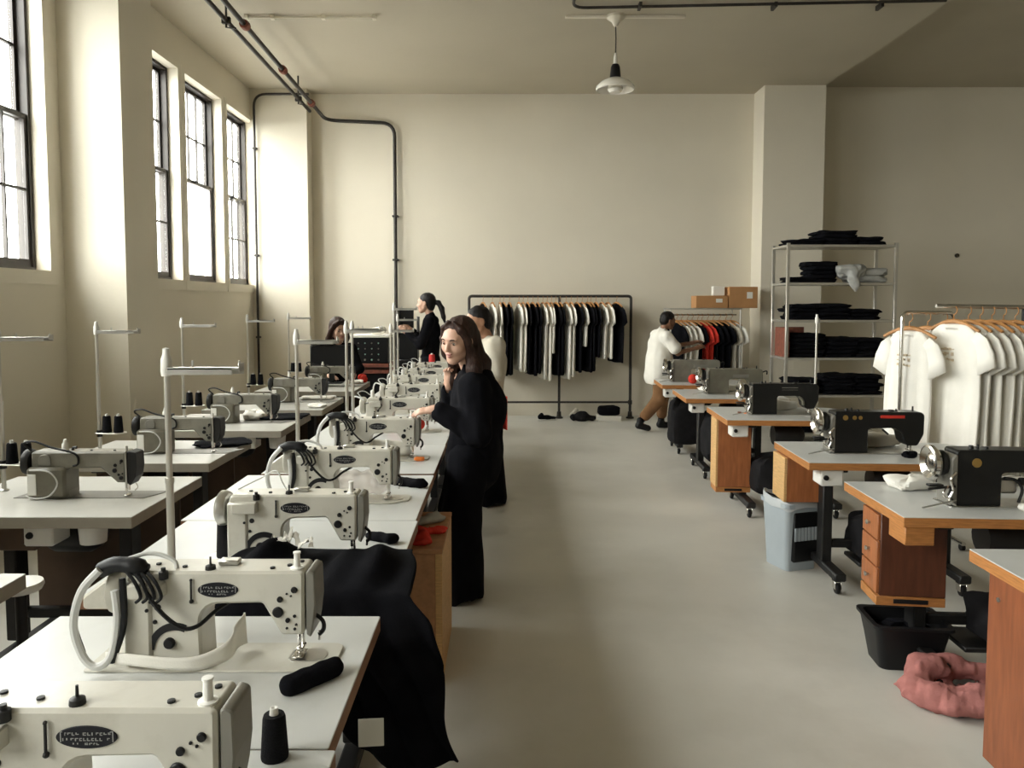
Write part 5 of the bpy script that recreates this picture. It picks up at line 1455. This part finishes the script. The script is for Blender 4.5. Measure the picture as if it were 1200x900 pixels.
# ------------------------------------------------------------------ people (local frame: x to the person's right, y forward, z up)
def unit(v): v = np.array(v, float); return v / (np.linalg.norm(v) + 1e-9)
def rot_zyx(yaw, pitch, roll=0):
    """yaw turns the head to the person's left, pitch nods down, roll tilts to the right"""
    a, b_, c = math.radians(yaw), math.radians(-pitch), math.radians(roll)
    Rz = np.array([[math.cos(a), -math.sin(a), 0], [math.sin(a), math.cos(a), 0], [0, 0, 1]])
    Rx = np.array([[1, 0, 0], [0, math.cos(b_), -math.sin(b_)], [0, math.sin(b_), math.cos(b_)]])
    Ry = np.array([[math.cos(c), 0, math.sin(c)], [0, 1, 0], [-math.sin(c), 0, math.cos(c)]])
    return Rz @ Rx @ Ry
class Head:
    def __init__(s, pos, R, sc=1.0): s.p = np.array(pos, float); s.R = R; s.s = sc
    def P(s, *q): return s.p + s.R @ (np.array(q, float) * s.s)
    def c(s, a, b, ra, rb=None, k=.012, op='add', sq=None):
        if sq is not None: sq = (s.R @ np.array(sq[0], float), sq[1])
        return C(s.P(*a), s.P(*b), ra * s.s, (ra if rb is None else rb) * s.s, k * s.s, op, sq)
    def e(s, q, r, k=.012, op='add'): return Eo(s.P(*q), np.array(r) * s.s, k * s.s, op, s.R)
    def prims(s, lids=True):
        L = [s.e((0, -.014, .036), (.070, .092, .082), .02), s.e((0, .022, .0), (.062, .068, .080), .03),
             s.c((0, .045, -.045), (0, .062, -.082), .046, .024, .03), s.e((0, .074, -.084), (.017, .015, .014), .016),
             s.c((-.046, .012, -.050), (-.018, .06, -.082), .020, .016, .025), s.c((.046, .012, -.050), (.018, .06, -.082), .020, .016, .025),
             s.e((0, .078, .034), (.048, .016, .012), .016)]
        for sg in (-1, 1):
            L += [s.e((sg * .037, .060, -.018), (.024, .022, .024), .02), s.e((sg * .030, .100, .012), (.017, .018, .010), .012, 'sub'),
                  s.e((sg * .031, .073, .013), (.0155, .0135, .0105), .004)]
        if lids:
            for sg in (-1, 1): L += [s.c((sg * .019, .0835, .0175), (sg * .043, .0775, .0165), .0058, .0058, .004)]
        L += [s.c((0, .084, .024), (0, .106, -.016), .0075, .0105, .010), s.e((0, .101, -.018), (.012, .012, .008), .006)]
        for sg in (-1, 1): L += [s.e((sg * .012, .094, -.020), (.008, .009, .007), .005)]
        L += [s.e((0, .090, -.043), (.021, .010, .0075), .006), s.e((0, .088, -.056), (.018, .010, .0075), .006), s.e((0, .103, -.0495), (.020, .010, .0016), .003, 'sub')]
        for sg in (-1, 1):
            L += [s.e((sg * .072, -.004, .0), (.009, .019, .030), .006), s.e((sg * .081, .002, .004), (.006, .010, .017), .004, 'sub')]
        return L
    def features(s, body, iris='iris', brow='hair_black', lip='lip', res=.003):
        for sg in (-1, 1):
            e = MB(); e.ball((0, 0, 0), .0108 * s.s, 12, 8)
            o = e.obj('eye', 'eye_white', body, loc=tuple(s.P(sg * .031, .0775, .0125)))
            e = MB(); e.ball((0, 0, 0), .0066 * s.s, 10, 6)
            e.obj('iris', iris, o, loc=tuple(s.R @ np.array((-.000, .0062, -.0025)) * s.s))
            pts = [s.P(sg * x, y, z) for x, y, z in ((.013, .092, .030), (.025, .0925, .0345), (.038, .086, .034), (.047, .076, .029))]
            m = MB(); m.tube(spline([tuple(p) for p in pts], 4), [.0020 * s.s] + [.0034 * s.s] * 8 + [.0024 * s.s] * 3 + [.0012 * s.s], 6); m.obj('eyebrow', brow, body)
            pts = [s.P(sg * x, y, z) for x, y, z in ((.018, .0855, .0145), (.026, .0895, .0195), (.034, .088, .0195), (.043, .0795, .015))]
            m = MB(); m.tube(spline([tuple(p) for p in pts], 4), .0015 * s.s, 5); m.obj('eyelash', brow, body)
        pr = [s.e((0, .0925, -.0435), (.0205, .0095, .0062), .004), s.e((0, .0905, -.0555), (.0165, .0095, .0062), .004), s.e((0, .107, -.0495), (.021, .010, .0013), .002, 'sub')]
        sdf_obj('lips', pr, lip, .0022 * s.s, body)

def hand(w, d, n, right=True, curl=.5, spread=1.0, sc=1.0):
    """w wrist, d towards the fingers, n where the palm faces"""
    w = np.array(w, float); d = unit(d); n = np.array(n, float); n = unit(n - d * (n @ d))
    s = unit(np.cross(d, n)) * (1 if right else -1)       # towards the thumb
    L = [C(w, w + d * .03 * sc, .024 * sc, .026 * sc, .02), C(w + d * .03 * sc, w + d * .078 * sc, .034 * sc, .036 * sc, .015, 'add', (n, .42))]
    for i, (off, ln, r) in enumerate(((.027, .070, .0088), (.009, .078, .0092), (-.009, .072, .0088), (-.026, .056, .0078))):
        p = w + d * (.086 - .004 * abs(i - 1)) * sc + s * off * sc
        ang = 0
        dd = unit(d + s * off * 2.2 * spread)
        for j, fr in enumerate((.45, .31, .24)):
            ang += curl * (.55, .75, .6)[j]
            v = dd * math.cos(ang) + n * math.sin(ang)
            q = p + v * ln * fr * sc
            L.append(C(p, q, r * sc * (1 - .08 * j), r * sc * (1 - .08 * (j + 1)), .004)); p = q
    p = w + d * .028 * sc + s * .026 * sc
    for j, (ln, r) in enumerate(((.036, .0125), (.030, .0105), (.024, .0092))):
        v = unit(d * (.62 + .1 * j) + s * (.62 - .28 * j) + n * (.38 + .22 * j * curl))
        q = p + v * ln * sc
        L.append(C(p, q, r * sc, r * sc * .9, .006)); p = q
    return L

def limb(a, m, b, r0, r1, r2, k=.03): return [C(a, m, r0, r1, k), C(m, b, r1, r2, k)]

def body_prims(J, H, sc=1.0, hands=None, legs=True, fat=1.0):
    nk = np.array(J['neck'], float); ch = np.array(J['chest'], float); pv = np.array(J['pelvis'], float)
    L = [C(pv, ch, .11 * fat, .115 * fat, .05, 'add', ((0, 1, 0), .75)), C(ch, (ch + nk) / 2 + (nk - ch) * .2, .12 * fat, .07, .05, 'add', ((0, 1, 0), .7)),
         C(J['shl'], J['shr'], .045, .045, .04)]
    L += [C(nk - (H.P(0, -.02, -.06) - nk) * .2, H.P(0, -.018, -.03), .050 * sc, .052 * sc, .02)]
    for sd in ('l', 'r'):
        L += limb(J['sh' + sd], J['el' + sd], J['wr' + sd], .045, .036, .024)
        if legs:
            L += limb(J['hp' + sd], J['kn' + sd], J['an' + sd], .075, .05, .034)
            a = np.array(J['an' + sd], float); t = np.array(J['toe' + sd], float)
            L += [C(a - V3(0, 0, .02), t, .035, .028, .02)]
    L += H.prims()
    for h in hands or []: L += h
    return L

def hair_strands(H, pts, rs, k=.015, sq=None): return [H.c(pts[i], pts[i + 1], rs[i], rs[i + 1], k, 'add', sq) for i in range(len(pts) - 1)]

# --- standing woman in black
W0 = (-.20, 4.50, 0.0)
w = thing('person', 'standing woman with long auburn hair in a loose black jacket and wide black trousers', 'person', W0, math.radians(90))
RH = rot_zyx(56, 15, -5)
HD = Head((-.05, .060, 1.500), RH, 1.12)
J = dict(neck=(0, .0, 1.335), chest=(0, -.035, 1.15), pelvis=(0, -.02, .86), shl=(-.155, -.035, 1.235), shr=(.155, .0, 1.25), ell=(-.215, -.06, .985), elr=(.20, .13, 1.05),
         wrl=(-.165, .185, 1.115), wrr=(.09, .125, 1.235), hpl=(-.085, .01, .82), hpr=(.085, .02, .82), knl=(-.09, .045, .46), knr=(.09, .07, .46), anl=(-.10, .02, .085), anr=(.10, .06, .085), toel=(-.115, .17, .035), toer=(.12, .21, .035))
hl = hand(J['wrl'], (.12, 1, -.10), (.35, -.1, -1), False, .42, 1.0, .95)
hr = hand(J['wrr'], (-.30, -.02, 1), (-.5, .1, -.2), True, 1.0, 1.0, .92)
b = sdf_obj('body', body_prims(J, HD, 1.0, [hl, hr]), 'skin_light', .0058, w)
HD.features(b, brow='hair_auburn')
jk = [C(J['pelvis'], J['chest'], .155, .165, .05, 'add', ((0, 1, 0), .92)), C((0, -.06, 1.12), (0, -.035, 1.25), .165, .115, .06), C((-.0, -.03, 1.28), (0, -.005, 1.345), .085, .062, .04),
      C((0, -.02, .86), (0, -.02, .76), .16, .165, .05, 'add', ((0, 1, 0), .95)), C(J['shl'], J['shr'], .068, .065, .05)]
jk += [C(J['shl'], J['ell'], .080, .078, .04), C(J['ell'], (-.172, .155, 1.10), .076, .050, .04), C(J['shr'], J['elr'], .075, .07, .04), C(J['elr'], (.11, .125, 1.19), .066, .046, .04)]
jk += [Eo((0, .0, 1.36), (.058, .058, .05), .012, 'sub'), C((-.171, .165, 1.102), (-.15, .29, 1.15), .040, .040, .004, 'sub'), C((.108, .125, 1.195), (.06, .125, 1.30), .036, .036, .004, 'sub')]
sdf_obj('jacket', jk, 'black_cloth', .009, w, noise=[(.010, 17, 3, (1, 1, .7)), (.006, 40, 4, (1.3, 1.3, .6))])
tr = [C((0, -.02, .86), (0, -.02, .78), .13, .14, .05)]
for sd, x in (('l', -1), ('r', 1)):
    tr += [C(J['hp' + sd], J['kn' + sd], .115, .115, .05), C(J['kn' + sd], np.array(J['an' + sd], float) + V3(x * .01, .02, -.055), .115, .135, .04)]
tr += [C((-.3, .0, -.09), (.3, .0, -.09), .115, .115, .004, 'sub')]
sdf_obj('trousers', tr, 'black_cloth', .010, w, noise=[(.010, 14, 8, (1.3, 1.3, .35)), (.006, 34, 9, (1.5, 1.5, .3))])
for sd in ('l', 'r'):
    a = np.array(J['an' + sd], float); t_ = np.array(J['toe' + sd], float); t_[2] = .045
    sdf_obj('shoe', [C(a + V3(0, -.03, -.035), t_, .048, .040, .03), C((-.5, 0, -.05), (.5, 0, -.05), .055, .055, .004, 'sub')], 'black_rubber', .008, w)
hp = [HD.e((0, -.022, .040), (.079, .102, .089), .02), HD.e((0, -.05, -.03), (.076, .066, .10), .03)]
hp += [HD.e((0, .105, -.018), (.063, .092, .112), .010, 'sub')]
for sg in (-1, 1):
    hp += hair_strands(HD, [(sg * .016, .050, .116), (sg * .056, .046, .080), (sg * .076, .022, .01), (sg * .080, .008, -.08)], [.010, .014, .021, .024], .012)
sh_l = lambda q: tuple(HD.R.T @ ((np.array(q, float) - HD.p) / HD.s))
hp += hair_strands(HD, [(.0, -.07, .0), sh_l((.0, -.06, 1.35)), sh_l((-.02, -.085, 1.24)), sh_l((-.03, -.10, 1.15))], [.06, .058, .046, .024], .03, (sh_l(HD.p + V3(0, .6, .8)), .7))
hp += hair_strands(HD, [(-.072, -.015, -.06), sh_l((-.105, -.03, 1.34)), sh_l((-.115, -.05, 1.25)), sh_l((-.11, -.065, 1.18))], [.030, .036, .030, .014], .03)
hp += hair_strands(HD, [(.078, .01, -.05), sh_l((.075, .09, 1.35)), sh_l((.09, .10, 1.25)), sh_l((.10, .09, 1.16))], [.026, .032, .026, .014], .03)
sdf_obj('hair', hp, 'hair_auburn', .0062, w, noise=[(.0035, 70, 5, (1.4, 1.4, .12)), (.002, 140, 6, (1.4, 1.4, .1))])

# --- man in a cream t-shirt behind her
m_ = thing('person', 'man with black hair in a loose cream t-shirt, standing behind the woman in black', 'person', (-.14, 6.60, 0), math.radians(112))
HD = Head((0, .085, 1.56), rot_zyx(8, 12, 0), 1.08)
J = dict(neck=(0, .0, 1.42), chest=(0, -.02, 1.24), pelvis=(0, 0, .92), shl=(-.19, -.01, 1.36), shr=(.19, -.01, 1.36), ell=(-.23, .03, 1.08), elr=(.22, .05, 1.08), wrl=(-.16, .25, 1.02), wrr=(.15, .26, 1.04),
         hpl=(-.09, 0, .88), hpr=(.09, 0, .88), knl=(-.10, .02, .48), knr=(.10, .03, .48), anl=(-.12, -.02, .09), anr=(.12, 0, .09), toel=(-.14, .14, .035), toer=(.14, .17, .035))
hl = hand(J['wrl'], (.3, 1, -.2), (.3, 0, -1), False, .5); hr = hand(J['wrr'], (-.3, 1, -.2), (-.3, 0, -1), True, .5)
b = sdf_obj('body', body_prims(J, HD, 1.0, [hl, hr]), 'skin_tan', .0075, m_)
HD.features(b)
sh = [C((0, 0, .80), J['chest'], .165, .165, .05, 'add', ((0, 1, 0), .78)), C((0, -.02, 1.22), (0, -.01, 1.35), .165, .11, .05, 'add', ((0, 1, 0), .75)), C(J['shl'], J['shr'], .062, .062, .05), C((0, 0, 1.34), (0, 0, 1.425), .08, .058, .03),
      C(J['shl'], (-.225, .02, 1.13), .075, .085, .04), C(J['shr'], (.22, .03, 1.13), .075, .085, .04), C((0, 0, .85), (0, 0, .74), .16, .165, .03, 'add', ((0, 1, 0), .8)), Eo((0, .012, 1.45), (.058, .055, .045), .01, 'sub')]
sh += [Eo((0, 0, .40), (.7, .7, .31), .004, 'sub')]
sdf_obj('t_shirt', sh, 'ecru_cloth', .010, m_, noise=[(.010, 16, 3, (1, 1, .6)), (.005, 34, 4, (1.2, 1.2, .5))])
tr = [C((0, 0, .92), (0, 0, .84), .13, .14, .05)]
for sd, x in (('l', -1), ('r', 1)): tr += [C(J['hp' + sd], J['kn' + sd], .105, .11, .05), C(J['kn' + sd], np.array(J['an' + sd], float) + V3(x * .01, .02, -.03), .11, .13, .04)]
tr += [C((-.4, 0, -.08), (.4, 0, -.08), .115, .115, .004, 'sub')]
sdf_obj('trousers', tr, 'black_cloth', .011, m_, noise=[(.009, 14, 8, (1.3, 1.3, .35))])
MB().sheet([[(-.20 + .012 * j, -.10 - .004 * math.sin(3 * j), .93 - .022 * i) for j in range(8)] for i in range(14)], .006).obj('back_pocket_cloth', 'red_cloth', m_, 'red cloth tucked at the hip')
for sd in ('l', 'r'):
    a = np.array(J['an' + sd], float); t_ = np.array(J['toe' + sd], float); t_[2] = .045
    sdf_obj('shoe', [C(a + V3(0, -.03, -.04), t_, .048, .042, .03), C((-.5, 0, -.05), (.5, 0, -.05), .055, .055, .004, 'sub')], 'black_rubber', .010, m_)
hp = [HD.e((0, -.018, .040), (.0755, .099, .087), .02), HD.e((0, -.055, -.02), (.068, .053, .072), .03), HD.e((0, .125, -.012), (.085, .095, .104), .02, 'sub'), HD.e((.08, .012, -.025), (.022, .024, .04), .008, 'sub'), HD.e((-.08, .012, -.025), (.022, .024, .04), .008, 'sub')]
sdf_obj('hair', hp, 'hair_black', .008, m_, noise=[(.003, 70, 5, (1.4, 1.4, .3))])

# --- woman with a ponytail at the far end
p_ = thing('person', 'woman in black with a dark ponytail standing at the black terminal', 'person', (-.93, 9.72, 0), math.radians(84))
HD = Head((0, .05, 1.71), rot_zyx(-4, 4, 0), 1.08)
J = dict(neck=(0, .0, 1.56), chest=(0, -.02, 1.36), pelvis=(0, 0, 1.0), shl=(-.17, -.02, 1.49), shr=(.17, -.01, 1.49), ell=(-.21, .08, 1.20), elr=(.2, .10, 1.22), wrl=(-.15, .28, 1.36), wrr=(.10, .27, 1.38),
         hpl=(-.09, 0, .96), hpr=(.09, 0, .96), knl=(-.1, .02, .52), knr=(.10, .02, .52), anl=(-.11, -.02, .09), anr=(.11, 0, .09), toel=(-.13, .14, .035), toer=(.13, .15, .035))
hl = hand(J['wrl'], (.1, .8, .6), (.6, .3, -.3), False, .9); hr = hand(J['wrr'], (-.1, .8, .4), (-.6, .3, -.3), True, .8)
b = sdf_obj('body', body_prims(J, HD, 1.0, [hl, hr]), 'skin_light', .008, p_)
HD.features(b)
jk = [C((0, 0, .98), J['chest'], .145, .15, .05, 'add', ((0, 1, 0), .78)), C((0, -.02, 1.34), (0, -.01, 1.48), .15, .10, .05, 'add', ((0, 1, 0), .75)), C(J['shl'], J['shr'], .06, .06, .05), C((0, 0, 1.47), (0, 0, 1.565), .075, .058, .03),
      C(J['shl'], J['ell'], .062, .055, .04), C(J['ell'], (-.16, .25, 1.34), .052, .038, .04), C(J['shr'], J['elr'], .062, .055, .04), C(J['elr'], (.115, .24, 1.355), .052, .038, .04), Eo((0, .015, 1.59), (.058, .056, .04), .01, 'sub')]
sdf_obj('jacket', jk, 'black_cloth', .011, p_, noise=[(.006, 18, 3, (1, 1, .6))])
tr = [C((0, 0, 1.0), (0, 0, .92), .13, .14, .05)]
for sd in ('l', 'r'): tr += [C(J['hp' + sd], J['kn' + sd], .10, .085, .05), C(J['kn' + sd], np.array(J['an' + sd], float), .085, .075, .04)]
sdf_obj('trousers', tr, 'black_cloth', .012, p_)
for sd in ('l', 'r'):
    a = np.array(J['an' + sd], float); t_ = np.array(J['toe' + sd], float); t_[2] = .045
    sdf_obj('shoe', [C(a + V3(0, -.03, -.04), t_, .045, .04, .03), C((-.5, 0, -.05), (.5, 0, -.05), .055, .055, .004, 'sub')], 'black_rubber', .010, p_)
hp = [HD.e((0, -.022, .042), (.077, .101, .088), .02), HD.e((0, -.055, -.02), (.068, .052, .075), .03), HD.e((0, .125, -.012), (.085, .095, .104), .02, 'sub'), HD.e((.08, .012, -.025), (.020, .022, .036), .008, 'sub'), HD.e((-.08, .012, -.025), (.020, .022, .036), .008, 'sub')]
hp += hair_strands(HD, [(0, -.10, .01), (0, -.15, .0), (0, -.185, -.07), (0, -.20, -.17), (0, -.215, -.25)], [.022, .030, .032, .026, .010], .012)
sdf_obj('hair', hp, 'hair_black', .008, p_, noise=[(.002, 70, 5, (1.4, 1.4, .3))])
tag(MB().box(-.008, .008, -.06, .06, 0, .19, .004).obj('clipboard', 'black_plastic', loc=(-1.06, 9.55, 1.36), rz=.3), 'slim black board held up beside the ponytailed woman', 'board')

# --- seated woman behind the black screen
s_ = thing('person', 'seated woman with long dark hair looking down behind the black screen', 'person', (-2.01, 9.30, 0), math.radians(200))
HD = Head((0, .06, 1.395), rot_zyx(16, 14, 4), 1.18)
J = dict(neck=(0, .0, 1.235), chest=(0, -.03, 1.05), pelvis=(0, -.06, .70), shl=(-.17, -.01, 1.16), shr=(.17, -.01, 1.16), ell=(-.24, .10, .92), elr=(.24, .10, .92), wrl=(-.14, .30, .865), wrr=(.14, .30, .865),
         hpl=(-.09, -.05, .66), hpr=(.09, -.05, .66), knl=(-.12, .33, .64), knr=(.12, .33, .64), anl=(-.12, .30, .22), anr=(.12, .30, .22), toel=(-.13, .44, .17), toer=(.13, .44, .17))
hl = hand(J['wrl'], (.3, 1, -.1), (.2, 0, -1), False, .4); hr = hand(J['wrr'], (-.3, 1, -.1), (-.2, 0, -1), True, .4)
b = sdf_obj('body', body_prims(J, HD, 1.0, [hl, hr]), 'skin_light', .008, s_)
HD.features(b)
jk = [C(J['pelvis'], J['chest'], .14, .15, .05, 'add', ((0, 1, 0), .78)), C((0, -.02, 1.02), (0, -.01, 1.15), .15, .10, .05, 'add', ((0, 1, 0), .75)), C(J['shl'], J['shr'], .06, .06, .05), C(J['shl'], J['ell'], .062, .055, .04), C(J['ell'], (-.16, .26, .87), .052, .038, .04), C(J['shr'], J['elr'], .062, .055, .04), C(J['elr'], (.16, .26, .87), .052, .038, .04)]
sdf_obj('sweater', jk, 'black_cloth', .012, s_, noise=[(.006, 18, 3, (1, 1, .6))])
tr = [C((0, -.06, .70), (0, -.06, .66), .13, .14, .05)]
for sd in ('l', 'r'): tr += [C(J['hp' + sd], J['kn' + sd], .095, .08, .05), C(J['kn' + sd], J['an' + sd], .08, .07, .04)]
sdf_obj('trousers', tr, 'black_cloth', .012, s_)
hp = [HD.e((0, -.022, .044), (.084, .104, .092), .02), HD.e((0, -.05, -.05), (.085, .07, .11), .03), HD.e((0, .10, -.025), (.064, .09, .100), .012, 'sub')]
for sg in (-1, 1): hp += hair_strands(HD, [(sg * .02, .06, .112), (sg * .06, .05, .075), (sg * .084, .015, .0), (sg * .095, -.01, -.09), (sg * .09, -.02, -.17)], [.012, .02, .026, .034, .022], .014)
sdf_obj('hair', hp, 'hair_auburn', .008, s_, noise=[(.003, 60, 5, (1.4, 1.4, .3))])
t = thing('stool', 'stool under the seated woman behind the black screen', 'stool', (-2.01, 9.36, 0))
MB().lathe([(0, .55), (.17, .55), (.18, .57), (.17, .595), (0, .60)], n=20).obj('seat', 'black_plastic', t)
MB().lathe([(0, .02), (.22, .02), (.22, .04), (.025, .06), (.025, .55), (0, .55)], n=16).obj('column', 'black_metal', t)

# --- walking man in a white t-shirt
k_ = thing('person', 'walking man in a white t-shirt and rolled brown trousers, reaching for the red shirts', 'person', (2.13, 10.35, 0), math.radians(-80))
HD = Head((0, .09, 1.475), rot_zyx(4, 12, 0), 1.0)
J = dict(neck=(0, .02, 1.345), chest=(0, -.02, 1.17), pelvis=(0, -.05, .84), shl=(-.18, .0, 1.28), shr=(.18, .0, 1.27), ell=(-.20, .24, 1.12), elr=(.23, .14, 1.06), wrl=(-.10, .48, 1.17), wrr=(.20, .42, 1.12),
         hpl=(-.09, -.04, .80), hpr=(.09, -.05, .80), knl=(-.10, .07, .46), knr=(.10, -.06, .44), anl=(-.10, .05, .10), anr=(.11, -.33, .13), toel=(-.11, .19, .035), toer=(.12, -.22, .04))
hl = hand(J['wrl'], (.1, 1, .2), (.5, 0, -.6), False, .5); hr = hand(J['wrr'], (-.2, 1, .25), (-.6, .1, -.6), True, .5)
b = sdf_obj('body', body_prims(J, HD, 1.0, [hl, hr]), 'skin_brown', .008, k_)
HD.features(b)
sh = [C((0, -.04, .84), J['chest'], .165, .165, .05, 'add', ((0, 1, 0), .85)), C((0, -.02, 1.15), (0, -.0, 1.27), .165, .11, .05, 'add', ((0, 1, 0), .8)), C(J['shl'], J['shr'], .062, .062, .05), C((0, .01, 1.26), (0, .015, 1.35), .08, .058, .03),
      C(J['shl'], (-.20, .17, 1.16), .072, .082, .04), C(J['shr'], (.225, .10, 1.12), .075, .088, .04), C((0, -.04, .85), (0, -.05, .73), .16, .17, .03, 'add', ((0, 1, 0), .9)), Eo((0, .03, 1.375), (.056, .055, .04), .01, 'sub')]
sh += [C((0, -.03, .95), (0, -.04, .74), .195, .20, .04, 'add', ((0, 1, 0), .9))]
sh += [Eo((0, -.04, .36), (.7, .7, .28), .004, 'sub')]
sdf_obj('t_shirt', sh, 'white_cloth', .010, k_, noise=[(.011, 16, 13, (1, 1, .6)), (.005, 34, 4, (1.2, 1.2, .5))])
tr = [C((0, -.05, .84), (0, -.05, .78), .11, .11, .05)]
for sd in ('l', 'r'):
    kn = np.array(J['kn' + sd], float); an = np.array(J['an' + sd], float)
    tr += [C(J['hp' + sd], kn, .090, .085, .05), C(kn, kn + (an - kn) * .72, .085, .072, .04)]
sdf_obj('trousers', tr, 'brown_cloth', .011, k_, noise=[(.009, 18, 8, (1.2, 1.2, .8))])
for sd in ('l', 'r'):
    a = np.array(J['an' + sd], float); t_ = np.array(J['toe' + sd], float); kn = np.array(J['kn' + sd], float)
    sdf_obj('sock', [C(a, a + (kn - a) * .26, .042, .044, .02)], 'black_cloth', .010, k_)
    sdf_obj('shoe', [C(a + V3(0, -.02, -.045), t_ + V3(0, 0, .008), .046, .040, .03), C(a, a + V3(0, 0, .02), .045, .045, .02), C((-.6, -.6, -.05), (.6, -.6, -.05), .051, .051, .004, 'sub')], 'black_rubber', .010, k_)
hp = [HD.e((0, -.018, .043), (.077, .101, .090), .02), HD.e((0, -.055, -.01), (.068, .053, .068), .03), HD.e((0, .125, -.012), (.085, .095, .104), .02, 'sub'), HD.e((.08, .012, -.025), (.022, .024, .04), .008, 'sub'), HD.e((-.08, .012, -.025), (.022, .024, .04), .008, 'sub')]
sdf_obj('hair', hp, 'hair_black', .008, k_, noise=[(.004, 70, 5, (1.4, 1.4, 1))])
